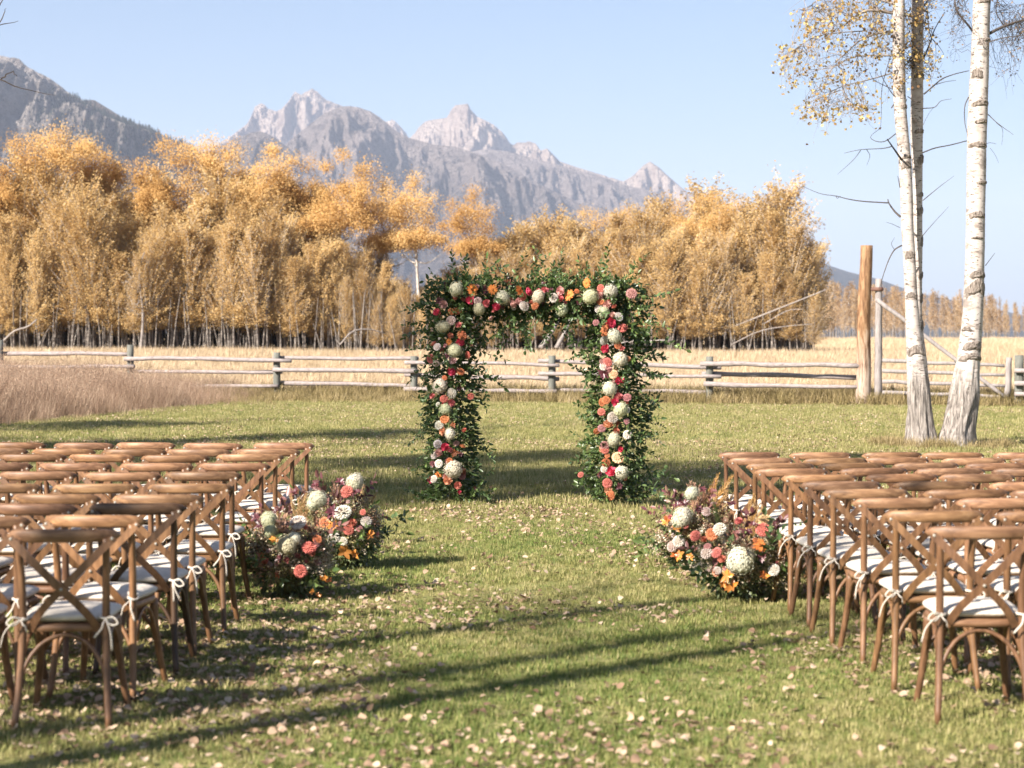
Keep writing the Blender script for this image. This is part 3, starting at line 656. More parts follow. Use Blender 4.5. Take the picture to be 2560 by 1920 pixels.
def fpt(u, v, dy=0.0):
    """point at photo pixel (u, v) on the line of the fence"""
    k = (u-1280)/FPX; Y = 55/(1+.3*k)+dy; return px(u, v, Y)

def post(name, u, ytop, r, mat, parent, zsink=.3, r2=None, lean=0):
    t = fpt(u, ytop); z0 = float(zt(t[0], t[1])); n = 7
    P = np.stack([t[0]+np.linspace(-lean, 0, n), np.full(n, t[1]), np.linspace(z0-zsink, t[2], n)], 1)
    me = MB().add(*tube(P, np.linspace(r2 or r*1.08, r, n)*(1+.04*np.sin(np.arange(n)*2.1)), 12)).mesh(name, mat, True)
    return obj(name, me, parent)

g = np.random.default_rng(8)
spans = [('rail fence section at the left edge half sunk in tall grass', [(0, 850)], [((-40, 883), (330, 885)), ((-40, 916), (336, 916)), ((-40, 950), (336, 952))]),
         ('rail fence section behind the tall meadow grass', [(326, 862)], [((311, 895), (728, 902)), ((324, 927), (705, 930)), ((330, 966), (695, 964))]),
         ('rail fence section left of the flower arch', [(692, 881)], [((683, 893), (1046, 897)), ((683, 923), (1046, 928)), ((686, 958), (1046, 963))]),
         ('rail fence section behind the left side of the flower arch', [(1035, 890)], [((1012, 905), (1398, 913)), ((1012, 938), (1398, 947)), ((1010, 972), (1392, 980))]),
         ('rail fence section behind the right side of the flower arch', [(1380, 889)], [((1346, 900), (1803, 919)), ((1346, 933), (1803, 943)), ((1368, 973), (1784, 981))]),
         ('rail fence section ending at the tall brown gatepost', [(1774, 891)], [((1751, 910), (2150, 912)), ((1755, 935), (2150, 942)), ((1760, 962), (2150, 967))])]
for k, (lab, posts, rails) in enumerate(spans):
    c = fpt(posts[0][0], 990); root = thing('rail_fence', lab, 'fence', (0, 0, 0), 0, 'weathered rail fence sections along the field')
    for u, v in posts: post('post', u, v, .1, M['post_grey'], root)
    for q, (a, b_) in enumerate(rails):
        dy = -.2 if (k+q) % 2 else .19
        obj('rail', rail_mesh(fpt(*a, dy), fpt(*b_, dy), .06, g, M['rail_grey']), root)
root = thing('rail_fence', 'rail fence with pale green post at the right edge beyond the gate', 'fence', (0, 0, 0), 0, 'weathered rail fence sections along the field')
post('post', 2548, 888, .12, M['post_grey'], root)
for a, b_ in (((2536, 925), (2900, 930)), ((2536, 958), (2900, 962)), ((2536, 985), (2900, 990))): obj('rail', rail_mesh(fpt(*a, -.2), fpt(*b_, -.2), .065, g, M['rail_grey']), root)

# tall gatepost: a peeled brown log
t = fpt(2163, 614); z0 = float(zt(t[0], t[1])); n = 26; m = 28
zz = np.linspace(z0-.3, t[2], n); P = np.stack([t[0]+np.interp(zz, [z0, t[2]], [-.09, 0])+.02*np.sin(zz*2), np.full(n, t[1]-.1), zz], 1)
V, Fs = tube(P-np.array([t[0], t[1]-.1, z0]), np.interp(zz, [z0, z0+1.2, t[2]], [.205, .185, .155]), m)
a = np.tile(np.arange(m), n)*2*math.pi/m; rr = 1+.07*(fbm(a*1.6, np.repeat(zz, m)*.8, 3)-.5)*2; cxy = np.repeat(P[:, :2]-np.array([t[0], t[1]-.1]), m, 0)
V[:m*n, :2] = cxy+(V[:m*n, :2]-cxy)*rr[:, None]
tag(obj('gatepost', MB().add(V, Fs).mesh('gatepost', M['peeled'], True), None, (t[0], t[1]-.1, z0)), 'tall peeled brown log gatepost at the end of the fence', 'post')
# gate
gate = thing('ranch_gate', 'weathered pole gate with long diagonal brace behind the birches', 'gate', (0, 0, 0))
GY = .0
def gp(u, v, dy=0): return fpt(u, v, dy)
def pole(name, a, b_, r0, r1, mat, seg=9, dy=0):
    A, B = gp(*a, dy), gp(*b_, dy); Q = A+(B-A)*np.linspace(0, 1, seg)[:, None]; Q[1:-1] += g.normal(size=(seg-2, 3))*.008
    return obj(name, MB().add(*tube(Q, np.linspace(r0, r1, seg), 10)).mesh(name, mat, True), gate)
HP = pole('hinge_post', (2196, 998), (2197, 697), .105, .09, M['gate_grey'], 12)
pole('end_post', (2518, 993), (2523, 894), .085, .075, M['gate_grey'], 7)
for (a, b_) in (((2206, 901), (2512, 915)), ((2206, 927), (2512, 938)), ((2206, 954), (2512, 965)), ((2206, 981), (2512, 992))): pole('rail', a, b_, .055, .042, M['gate_grey'], 10)
pole('brace', (2190, 747), (2514, 994), .06, .05, M['gate_grey'], 12, -.12)
P = gp(2197, 723, 0); Q = spline([P+np.array([-.42, -.05, 0]), P+np.array([-.1, -.1, 0]), P+np.array([.02, -.115, 0]), P+np.array([.11, -.03, 0]), P+np.array([.06, .1, 0]), P+np.array([-.1, .1, 0]), P+np.array([-.42, .03, 0])], 22)
b = MB(); V, Fs = tube(Q, .012, 8); V[:, 2] = P[2]+(V[:, 2]-P[2])*4; b.add(V, Fs); obj('strap_hinge', b.mesh('strap_hinge', M['iron'], True), HP)

# ------------------------------------------------------------------ birches
BY = 31.8
def r7(x, y): return (1920+x*.38577, y*.38577)
def birch_trunk(path, Y, seed, zfur=1.5, top=None):
    """path of (left px, right px, row px) -> bark mesh, dense and furrowed near the ground"""
    g = np.random.default_rng(seed); path = sorted(path, key=lambda p: -p[2])
    c = np.array([px((a+b_)/2, v, Y) for a, b_, v in path]); r = np.array([(b_-a)/2*Y/FPX for a, b_, v in path])
    if top:
        c = np.vstack([c, c[-1]+np.array(top[:3])]); r = np.append(r, top[3])
    zb = float(zt(c[0, 0], Y)); zs = np.concatenate([np.linspace(zb-.12, zb+1.9, 64), np.linspace(zb+1.95, c[-1, 2], 90)])
    cx = np.interp(zs, c[:, 2], c[:, 0]); cy = Y+.06*np.sin(zs*.5+seed)*0+np.interp(zs, c[:, 2], c[:, 1])-Y; rr = np.interp(zs, c[:, 2], r)
    k = np.ones(5)/5; cx = np.convolve(np.pad(cx, 2, mode='edge'), k, 'valid'); rr = np.convolve(np.pad(rr, 2, mode='edge'), k, 'valid')
    n = 72; a = np.arange(n)*2*math.pi/n; A, Z = np.meshgrid(a, zs); hz = Z-zb
    fur = sstep(zfur+.25, zfur-.7, hz+.35*(fbm(np.cos(A)*2+5, np.sin(A)*2+hz*.6, seed)-.5)*2)
    fl = ridged(A*n/2/math.pi/4.5*1.0, hz*1.1+.5*np.sin(A*2), seed, 3)
    R = rr[:, None]*(1+.3*fur*(fl-.55)+.05*(fbm(np.cos(A)*1.5+9, Z*2.5, seed+2)-.5)*2+.03*(vnoise(np.cos(A)*4+3, Z*9+np.sin(A)*3, seed+5)-.5))
    R = R*(1+.35*sstep(.35, -.05, hz)*(.5+.5*np.cos(A*5+seed)))
    V = np.stack([cx[:, None]+R*np.cos(A), cy[:, None]+R*np.sin(A), Z], -1).reshape(-1, 3)
    m = len(zs); i, j = np.meshgrid(np.arange(m-1), np.arange(n), indexing='ij'); j2 = (j+1) % n
    F = np.stack([i*n+j, i*n+j2, (i+1)*n+j2, (i+1)*n+j], -1).reshape(-1, 4)
    def at(z, ang, out=1.0):
        return np.array([np.interp(z, zs, cx)+np.interp(z, zs, rr)*out*math.cos(ang), np.interp(z, zs, cy)+np.interp(z, zs, rr)*out*math.sin(ang), z])
    return V, F, at, (cx, cy, rr, zs)

def scar(at, z0, z1, a0, a1, seed, k=1.0):
    """raised rough patch of dark bark round part of a trunk"""
    g = np.random.default_rng(seed); na, nz = 22, 14; V = []
    for i in range(nz):
        for j in range(na):
            u, w = j/(na-1), i/(nz-1); e = min(1, 4*min(u, 1-u), 5*min(w, 1-w)); bow = .22*(z1-z0)*math.sin(u*math.pi)
            an = (a0+a1)/2+(a1-a0)*(u-.5)*(.35+.65*math.sin(math.pi*min(1, .12+w*.88))**.6)*(.85+.3*float(vnoise(w*5, seed, 2))); z = z0+(z1-z0)*w+bow+(z1-z0)*.12*(vnoise(u*9, w*3, seed)-.5)*2
            V.append(at(z, an, 1.0-.02+(.05+.16*float(ridged(u*7, w*2.5, seed, 3)))*e*k))
    F = [[i*na+j, i*na+j+1, (i+1)*na+j+1, (i+1)*na+j] for i in range(nz-1) for j in range(na-1)]
    return MB().add(V, np.array(F)).mesh('bark_scar', M['scar'])

def twiggy(g, limbs, ells, Y, nt, leaves, lsz=(.03, .055), depth=.55, droop=.25, rt=.0055):
    """fine twigs from limbs to clouds of target points, with leaves at their ends"""
    b = MB(); L = []
    pool = np.concatenate(limbs); w = np.array([e[2]*e[3] for e in ells], float); w /= w.sum()
    for k in range(nt):
        e = ells[g.choice(len(ells), p=w)]; a = g.random()*6.283; q = math.sqrt(g.random())
        u, v = r7(e[0]+e[2]*q*math.cos(a), e[1]+e[3]*q*math.sin(a)); T = px(u, v, Y+g.normal()*depth)
        d = np.linalg.norm(pool-T-np.array([0, 0, .15]), axis=1)+g.random(len(pool))*.5; s = pool[np.argmin(d)]
        m = (s+T)/2+g.normal(size=3)*.1+np.array([0, 0, droop*np.linalg.norm(T-s)*.35]); Q = spline([s, m, T, T+g.normal(size=3)*.05-np.array([0, 0, droop*.35])], 9)
        Q[1:] += g.normal(size=(8, 3))*.018
        b.add(*tube(Q, np.linspace(rt, rt*.35, 9), 3, False))
        for q in range(2):
            f = Q[g.integers(3, 8)]; e2 = f+g.normal(size=3)*.14-np.array([0, 0, .06]); b.add(*tube([f, (f+e2)/2+g.normal(size=3)*.02, e2], [rt*.5, rt*.4, rt*.25], 3, False)); L.append(e2)
        L += [Q[-1], Q[-2], Q[-3]]
    L = np.array(L); C = L[g.integers(0, len(L), leaves)]+g.normal(size=(leaves, 3))*.045
    V, F, tn = leafquads(g, C, g.uniform(*lsz, leaves), .85)
    return b, MB().add(V, F, tn)

def limb(pts, Y, r0, r1, dy=0.0):
    P = np.array([px(*r7(a, c), Y+dy*i/(len(pts)-1)) for i, (a, c) in enumerate(pts)]); Q = spline(P, 3*len(pts)); return Q, np.linspace(r0, r1, len(Q))

tA = [(2280, 2340, 1118), (2271, 2326, 1007), (2266, 2316, 904), (2265, 2302, 835), (2262, 2293, 732), (2258, 2288, 629), (2252, 2283, 560), (2252, 2283, 502), (2246, 2277, 386), (2234, 2265, 270), (2231, 2261, 116), (2232, 2262, 0)]
tB = [(2262, 2322, 1118), (2272, 2318, 1007), (2280, 2317, 904), (2278, 2305, 800), (2280, 2305, 700), (2283, 2306, 640), (2283, 2306, 463), (2276, 2307, 347), (2277, 2308, 231), (2279, 2308, 116), (2279, 2310, 0)]
tC = [(2345, 2428, 1118), (2372, 2446, 1007), (2391, 2450, 904), (2405, 2457, 801), (2412, 2460, 697), (2416, 2462, 560), (2417, 2464, 450), (2418, 2466, 347), (2423, 2470, 231), (2429, 2473, 116), (2433, 2476, 0)]
twin = thing('birch_tree', 'twin-stemmed white birch with yellow leaves beside the gatepost', 'tree', (0, 0, 0))
VA, FA, atA, _ = birch_trunk(tA, BY, 3, 1.35, (-.1, .1, 5.5, .03))
obj('trunk', MB().add(VA, FA).mesh('trunk', M['birch'], True), twin)
VB, FB, atB, _ = birch_trunk(tB, BY+.42, 7, 1.3, (.3, .3, 5.5, .03))
obj('trunk', MB().add(VB, FB).mesh('trunk', M['birch'], True), twin)
single = thing('birch_tree', 'thicker white birch with a slanting furrowed foot at the right edge', 'tree', (0, 0, 0))
VC, FC, atC, _ = birch_trunk(tC, BY-.1, 13, 1.45, (.3, .2, 6, .04))
obj('trunk', MB().add(VC, FC).mesh('trunk', M['birch'], True), single)
def zpx(v): return HCAM-(v-YH)*BY/FPX
for k, (v0, v1, a0, a1) in enumerate(((652, 631, 3.6, 6.1), (750, 733, 3.5, 6.0), (894, 868, 3.3, 6.2), (428, 405, 3.7, 6.1), (400, 388, 4.0, 6.3), (214, 204, 3.6, 5.9), (644, 634, 3.9, 5.8), (275, 262, 4.5, 6.4))):
    obj('bark_scar', scar(atA, zpx(v0), zpx(v1), a0, a1, 20+k), twin)
for k, (v0, v1, a0, a1) in enumerate(((538, 516, 4.2, 7.2), (490, 478, 4.4, 7.2), (190, 176, 3.8, 6.8), (410, 385, 4.4, 7.0), (700, 680, 4.8, 7.4), (760, 735, 5, 7.6), (830, 805, 5, 7.6), (330, 318, 4, 6.5), (620, 590, 5, 7.5))):
    obj('bark_scar', scar(atB, zpx(v0), zpx(v1), a0, a1, 40+k, 1.2), twin)
for k, (v0, v1, a0, a1) in enumerate(((747, 707, 3.4, 6.5), (700, 680, 3.9, 6.2), (880, 856, 3.8, 6.0), (905, 885, 3.4, 6.4), (272, 256, 3.7, 6.2), (375, 360, 3.3, 6.2), (205, 180, 3.4, 5.0), (550, 533, 3.5, 6.1), (465, 455, 4.4, 6.3), (315, 302, 4.2, 6.0), (830, 818, 3.3, 4.6), (110, 100, 4.6, 6.3), (600, 594, 3.9, 5.6), (15, 4, 3.9, 6.1))):
    obj('bark_scar', scar(atC, zpx(v0), zpx(v1), a0, a1, 60+k), single)
g = np.random.default_rng(23)
dead = [([(858, 1405), (820, 1370), (785, 1320), (776, 1292)], .02, .008), ([(785, 1315), (620, 1305), (520, 1290), (440, 1270), (340, 1255), (230, 1210)], .011, .003), ([(440, 1270), (450, 1285), (470, 1270)], .006, .003), ([(872, 1045), (830, 985), (773, 903)], .022, .009), ([(800, 950), (740, 962), (600, 970), (495, 992)], .009, .003), ([(600, 975), (550, 1040), (450, 1130)], .006, .002), ([(640, 970), (660, 1010), (640, 1070)], .006, .002), ([(830, 865), (760, 915), (700, 915), (665, 885), (730, 830)], .009, .003),
        ([(1000, 990), (1080, 960), (1180, 940), (1290, 912)], .011, .008), ([(1010, 610), (1080, 550), (1130, 510), (1210, 480), (1302, 458)], .014, .006), ([(1080, 550), (1150, 530), (1220, 520)], .007, .003), ([(1000, 703), (1080, 695), (1120, 655), (1190, 640)], .009, .003), ([(1003, 1300), (1100, 1220), (1205, 1140)], .008, .002), ([(1000, 1530), (1060, 1460), (1170, 1340)], .007, .002), ([(1005, 810), (1040, 740), (1070, 700)], .004, .002), ([(855, 1215), (845, 1160), (840, 1140)], .008, .003), ([(855, 1475), (800, 1450), (765, 1440)], .005, .002),
        ([(868, 1590), (820, 1620), (785, 1680), (755, 1760), (722, 1868)], .013, .005), ([(820, 1620), (800, 1580), (820, 1540)], .005, .002), ([(800, 340), (740, 560), (735, 720), (730, 830)], .007, .003), ([(905, 625), (960, 660), (1010, 640)], .008, .003), ([(900, 640), (870, 760), (900, 900), (960, 980)], .006, .003), ([(940, 760), (985, 830), (930, 960)], .006, .003), ([(800, 700), (860, 600), (800, 575), (690, 520), (660, 470)], .01, .004), ([(860, 660), (800, 600), (740, 500), (730, 460)], .009, .004)]
mainA = [([(825, 85), (720, 70), (640, 68), (560, 110), (480, 180)], .032, .01), ([(720, 70), (690, 40), (650, -5)], .016, .01), ([(840, 195), (700, 220), (600, 260), (520, 330), (440, 400)], .022, .006), ([(830, 360), (650, 360), (540, 375), (420, 440)], .016, .005), ([(825, 30), (600, -40), (380, -30), (250, 60)], .022, .006), ([(640, 200), (480, 210), (300, 240), (160, 330)], .011, .004), ([(820, 470), (640, 520), (480, 560), (330, 640)], .012, .004), ([(560, 110), (420, 60), (300, 80)], .01, .004), ([(480, 560), (520, 640), (600, 720)], .007, .003)]
mainB = [([(1010, 375), (1050, 280), (1080, 190), (1145, 80)], .016, .006), ([(1060, 250), (1040, 180), (1030, 60)], .01, .004), ([(985, 120), (1010, 40), (1060, -30)], .016, .008)]
mainC = [([(1345, 455), (1352, 350), (1330, 210), (1230, 80), (1210, 0), (1200, -60)], .026, .01), ([(1420, 225), (1530, 170), (1659, 130), (1760, 120)], .028, .012), ([(1370, 320), (1440, 270), (1560, 240), (1680, 230)], .014, .006), ([(1340, 0), (1280, -50)], .02, .01), ([(1420, 735), (1490, 800), (1590, 872)], .009, .003), ([(1480, 795), (1520, 840), (1515, 940)], .005, .002), ([(1300, 628), (1275, 690), (1275, 790), (1292, 868)], .01, .005), ([(1415, 930), (1440, 925), (1480, 932)], .005, .002), ([(1440, 960), (1470, 1000), (1495, 1055)], .003, .002), ([(1410, 1720), (1440, 1680), (1470, 1640)], .007, .003), ([(1530, 170), (1480, 80), (1490, -20)], .012, .006)]
def limbs(defs, Y, dark):
    b = MB(); Qs = []
    for pts, r0, r1 in defs:
        Q, R = limb(pts, Y, r0, r1, g.normal()*.25); b.add(*tube(Q, R, 5, False)); Qs.append(Q)
    return b, Qs
bd, _ = limbs(dead, BY, True); obj('dead_branches', bd.mesh('dead_branches', M['twig']), twin)
ba, qa = limbs(mainA, BY, False); obj('branches', ba.mesh('branches', M['twig_pale'], True), twin)
bb, qb = limbs(mainB, BY+.4, True); obj('branches', bb.mesh('branches', M['twig'], True), twin)
bc, qc = limbs(mainC, BY-.1, True); obj('branches', bc.mesh('branches', M['twig'], True), single)
ellA = [(330, 70, 190, 100), (520, 230, 280, 190), (230, 370, 150, 110), (440, 470, 230, 90), (270, 700, 90, 60), (350, 790, 60, 50), (430, 690, 160, 70), (600, 720, 110, 60), (660, 640, 60, 60), (760, 200, 110, 190), (600, 30, 260, 90), (130, 390, 60, 90), (180, 490, 40, 40), (300, 610, 90, 60)]
tw, lf = twiggy(g, qa, ellA, BY, 280, 1500, (.042, .075), depth=.5, rt=.005)
obj('twigs', tw.mesh('twigs', M['twig_pale']), twin); obj('crown', lf.mesh('crown', M['birch_leaf']), twin)
ellB = [(970, 250, 55, 230), (990, 60, 60, 120), (1050, 460, 70, 40), (1060, 370, 50, 60), (850, 420, 60, 120), (880, 160, 40, 160)]
tw, lf = twiggy(g, qb+[np.array([px(*r7(960, k), BY+.4) for k in range(0, 460, 30)])], ellB, BY+.2, 110, 800, (.035, .06), depth=.3)
obj('twigs', tw.mesh('twigs', M['twig']), twin); obj('crown', lf.mesh('crown', M['birch_leaf']), twin)
ellC = [(1230, 120, 60, 150), (1200, 300, 40, 50), (1560, 90, 110, 100), (1560, 330, 110, 110), (1530, 470, 60, 50), (1640, 200, 60, 120), (1240, 30, 70, 60), (1460, 380, 50, 60), (1640, 420, 30, 40), (1760, 200, 120, 200)]
tw, lf = twiggy(g, qc[:4]+[qc[-1]], ellC, BY, 170, 380, (.028, .045), .45, rt=.0045)
obj('twigs', tw.mesh('twigs', M['twig']), single); obj('crown', lf.mesh('crown', mottled('dry_catkin', [(.3, (.1, .07, .05)), (.7, (.34, .22, .12))], 9, rough=.8)), single)

# birches standing left of the view: their trunks throw the long shadows over the lawn
def yard_birch(seed, h):
    g = np.random.default_rng(seed); zz = np.linspace(-.2, h, 16); u = zz/h
    P = np.stack([.25*np.sin(u*5+g.random()*6)*u, .25*np.sin(u*4+g.random()*6)*u, zz], 1)
    tr = MB().add(*tube(P, np.interp(u, [0, .06, .6, 1], [.22, .165, .125, .03]), 14)).mesh('trunk', M['birch'], True)
    b = MB(); E = []
    for k in range(20):
        t = g.uniform(.58, .97); s = np.array([np.interp(t*h, zz, P[:, i]) for i in range(3)]); a = g.random()*6.283; L = g.uniform(.8, 2.4)*(1.2-.7*t)
        e = s+np.array([math.cos(a)*L, math.sin(a)*L, L*g.uniform(-.1, .7)]); Q = spline([s, (s+e)/2+g.normal(size=3)*.15, e], 7); b.add(*tube(Q, np.linspace(.03, .006, 7), 4, False))
        for q in range(5):
            f = Q[g.integers(2, 7)]; e2 = f+g.normal(size=3)*.4; b.add(*tube(spline([f, (f+e2)/2+g.normal(size=3)*.06, e2-np.array([0, 0, .15])], 4), [.008, .006, .005, .003], 3, False)); E.append(e2)
    E = np.array(E); C = E[g.integers(0, len(E), 260)]+g.normal(size=(260, 3))*.1
    V, F, tn = leafquads(g, C, g.uniform(.035, .06, 260), .85)
    return tr, b.mesh('branches', M['twig']), MB().add(V, F, tn).mesh('crown', M['birch_leaf'])
YB = [yard_birch(300+k, 12.5) for k in range(3)]
NV = np.array([-SD[1], SD[0]])
for k, (c, a, s, lab) in enumerate(((8.95, -6, 1.0, 'farthest of the three thin shadows at the front'), (7.9, -9, 1.1, 'middle one of the three thin shadows at the front'), (7.1, -5, .95, 'nearest of the three thin shadows at the front'), (18.6, 1, 1.1, 'middle of the broad shadow behind the chairs'), (21.6, 3, 1.1, 'far edge of the broad shadow behind the arch'), (25.0, 4, 1.0, 'thin streak between the broad shadow and the fence'), (28.4, 8.5, 1.1, 'long streak behind the arch'))):
    p = NV*c+SD*a
    plant_tree('yard_birch', YB[k % 3], 'birch left of view throwing the '+lab, p[0], p[1], s, k*1.3, 'birches left of the view')
for k, (c, a, v, s, lab) in enumerate(((17.6, 4, 0, 1.0, 'near edge of the broad shade before the arch'), (19.0, 1.5, 4, 1.05, 'middle of the broad shade before the arch'), (20.4, 5.5, 1, .95, 'far edge of the broad shade behind the arch'), (28.3, 9, 3, .8, 'long dark streak behind the arch'), (34.0, 9, 5, .85, 'dark streak close to the fence'), (30.3, 4.5, 1, .75, 'streak in front of the meadow grass'), (4.0, -2.5, 5, .55, 'dim patch at the lower right corner'), (23.6, 7, 5, .6, 'faint streak level with the foot of the arch'))):
    p = NV*c+SD*a
    plant_tree('shade_aspen', OA[v], 'golden aspen left of view throwing the '+lab, p[0], p[1], s, k*2.1, 'aspens left of the view')
# twigs of one of them reach into the upper left corner
tw = thing('birch_bough', 'thin bare twigs reaching in at the upper left corner', 'branch', (0, 0, 0)); b = MB()
for pts in ([(-420, 90), (-120, 75), (0, 62), (46, 54)], [(-40, 66), (-15, 85), (8, 40), (14, 20)], [(-300, 250), (-60, 190), (0, 199), (60, 224), (138, 236)], [(0, 199), (30, 180), (44, 192)], [(-20, 20), (0, 10), (10, -20)]):
    Q = spline([px(a, c, 27) for a, c in pts], 12); Q += g.normal(size=Q.shape)*.01; b.add(*tube(Q, np.linspace(.014, .003, 12), 4, False))
obj('twigs', b.mesh('twigs', M['twig']), tw)

# ------------------------------------------------------------------ chairs
def chair_meshes():
    m = {}
    def post_(s):
        Q = spline([[s*.208, -.285, 0], [s*.192, -.235, .22], [s*.184, -.208, .45], [s*.186, -.222, .64], [s*.193, -.262, .848]], 16)
        return MB().add(*tube(Q, np.interp(np.linspace(0, 1, 16), [0, .5, 1], [.0155, .019, .0165]), 9)).mesh('back_post', M['wood_z'], True)
    def leg_(s):
        Q = spline([[s*.215, .235, 0], [s*.196, .2, .14], [s*.178, .172, .3], [s*.172, .165, .44]], 12)
        return MB().add(*tube(Q, np.interp(np.linspace(0, 1, 12), [0, .6, 1], [.0155, .019, .021]), 9)).mesh('leg', M['wood_z'], True)
    m['back_post'] = (post_(-1), post_(1)); m['leg'] = (leg_(-1), leg_(1))
    # crest rail: deep rounded bar, bowed, ends forward
    n = 25; t = np.linspace(-1, 1, n); k = 14; a = np.arange(k)*2*math.pi/k; b = MB(); e = (1-np.abs(t)**9)**.5; e[0] = e[-1] = .12
    V = np.array([[.252*t[i], -.292+.075*t[i]**2+.019*e[i]*math.copysign(abs(math.cos(q))**.8, math.cos(q)), .858+.030*(.72+.28*e[i])*e[i]*math.copysign(abs(math.sin(q))**.75, math.sin(q))+.004*(1-t[i]**2)] for i in range(n) for q in a])
    F = [[i*k+j, i*k+(j+1) % k, (i+1)*k+(j+1) % k, (i+1)*k+j] for i in range(n-1) for j in range(k)]; V = np.vstack([V, V[:k].mean(0), V[-k:].mean(0)])
    C = [[n*k, (j+1) % k, j] for j in range(k)]+[[n*k+1, (n-1)*k+j, (n-1)*k+(j+1) % k] for j in range(k)]
    m['top_rail'] = b.add(V, [np.array(F), np.array(C)]).mesh('top_rail', M['wood_x'], True)
    def slat(s):
        o = .006*s; P = spline([[s*.228, -.27+o, .852], [s*.12, -.288+o, .745], [0, -.278+o, .625], [-s*.1, -.245+o, .52], [-s*.155, -.205+o, .432]], 16)
        T = np.gradient(P, axis=0); T = unit(T); N = np.array([0, 1., 0]); W = unit(np.cross(T, N)); B = unit(np.cross(W, T)); h, w = .0045, .0175
        V = np.stack([P-W*w-B*h, P+W*w-B*h, P+W*w+B*h, P-W*w+B*h], 1).reshape(-1, 3); nn = len(P)
        F = [[i*4+j, i*4+(j+1) % 4, i*4+4+(j+1) % 4, i*4+4+j] for i in range(nn-1) for j in range(4)]+[[3, 2, 1, 0], [nn*4-4, nn*4-3, nn*4-2, nn*4-1]]
        return MB().add(V, np.array(F)).mesh('cross_slat', M['wood_z'])
    m['cross_slat'] = (slat(1), slat(-1))
    def slab(name, rx, ry0, z0, z1, mat, puff=0.0, rr=.012, taper=.9, cy=-.01):
        nn = 40; rings = []; a = np.arange(nn)*2*math.pi/nn; ex = .42
        for (sc, z) in ([(1-rr/rx*1.3, z0), (1-.2*rr/rx, z0+rr*.7), (1, (z0+z1)/2), (1-.2*rr/rx, z1-rr*.7), (1-rr/rx*1.3, z1), (.75, z1+puff*.6), (.4, z1+puff), (.05, z1+puff*1.05)]):
            cx = np.sign(np.cos(a))*np.abs(np.cos(a))**ex*rx*sc; cyy = np.sign(np.sin(a))*np.abs(np.sin(a))**ex*ry0*sc
            cx = cx*(taper+(1-taper)*(cyy/ry0+1)/2); rings.append(np.stack([cx, cyy+cy, np.full(nn, z)+(puff*.16*np.sin(a*3+z*40) if puff else 0)], 1))
        V = np.concatenate(rings); F = [[i*nn+j, i*nn+(j+1) % nn, (i+1)*nn+(j+1) % nn, (i+1)*nn+j] for i in range(len(rings)-1) for j in range(nn)]
        c0 = len(V); V = np.vstack([V, rings[0].mean(0), rings[-1].mean(0)]); lr = (len(rings)-1)*nn
        C = [[c0, (j+1) % nn, j] for j in range(nn)]+[[c0+1, lr+j, lr+(j+1) % nn] for j in range(nn)]
        return MB().add(V, [np.array(F), np.array(C)]).mesh(name, mat, True)
    m['seat_frame'] = slab('seat_frame', .205, .205, .425, .463, M['wood_x'], 0, .01)
    m['cushion'] = slab('cushion', .212, .208, .468, .508, M['cushion'], .016, .016, cy=.0)
    def arch(pts, r=.0105): return MB().add(*tube(spline(pts, 18), r, 7)).mesh('arched_brace', M['wood_z'], True)
    m['arched_brace'] = (arch([[-.19, -.235, .2], [-.165, -.222, .29], [-.1, -.2, .375], [0, -.188, .412], [.1, -.2, .375], [.165, -.222, .29], [.19, -.235, .2]]),
                         arch([[-.194, -.23, .19], [-.188, -.2, .29], [-.18, -.1, .385], [-.176, 0, .415], [-.178, .08, .39], [-.182, .15, .3], [-.192, .185, .19]]),
                         arch([[.194, -.23, .19], [.188, -.2, .29], [.18, -.1, .385], [.176, 0, .415], [.178, .08, .39], [.182, .15, .3], [.192, .185, .19]]),
                         arch([[-.19, .19, .2], [-.16, .175, .3], [-.08, .165, .385], [0, .16, .412], [.08, .165, .385], [.16, .175, .3], [.19, .19, .2]]))
    def tie(s, sd):
        g = np.random.default_rng(sd); b = MB(); x, y, z = s*.185, -.21, .487
        ring = [[x+.024*math.cos(q), y+.026*math.sin(q), z+.004*math.sin(2*q)] for q in np.linspace(0, 2*math.pi, 11)]
        b.add(*tube(ring, .0045, 5, True, 1.6))
        b.add(*tube(spline([[s*.13, -.17, .487], [s*.16, -.2, .49], [x, y-.024, z]], 6), .004, 5, True, 1.7))
        for q in range(2):
            d = s*g.uniform(-.02, .05)+(.02 if q else -.03); L = g.uniform(.05, .14)
            b.add(*tube(spline([[x, y-.028, z], [x+d*.6, y-.05, z-.02], [x+d*1.1, y-.048, z-L*.5], [x+d*1.3+g.normal()*.012, y-.04, z-L]], 10), np.linspace(.0035, .005, 10), 5, True, .45))
        if sd in (2, 3): return b.mesh('cushion_tie', M['cushion'], True)
        lo = [[x, y-.028, z], [x+s*.035, y-.045, z+.012], [x+s*.06, y-.05, z-.015], [x+s*.03, y-.045, z-.025], [x, y-.03, z]]
        b.add(*tube(spline(lo, 12), .003, 5, True, 1.5))
        return b.mesh('cushion_tie', M['cushion'], True)
    m['cushion_tie'] = [(tie(-1, 1), tie(1, 2)), (tie(-1, 3), tie(1, 4)), (tie(-1, 5), tie(1, 6))]
    def bolt(x, y, z):
        b = MB(); V, F = sphere(.0075, 8, 5); V[:, 1] *= .5; return b.add(V+np.array([x, y, z]), F).mesh('bolt', M['bolt'], True)
    m['bolt'] = (bolt(-.222, -.282, .848), bolt(.222, -.282, .848), bolt(0, -.292, .625))
    return m
CM = chair_meshes()
CH = []
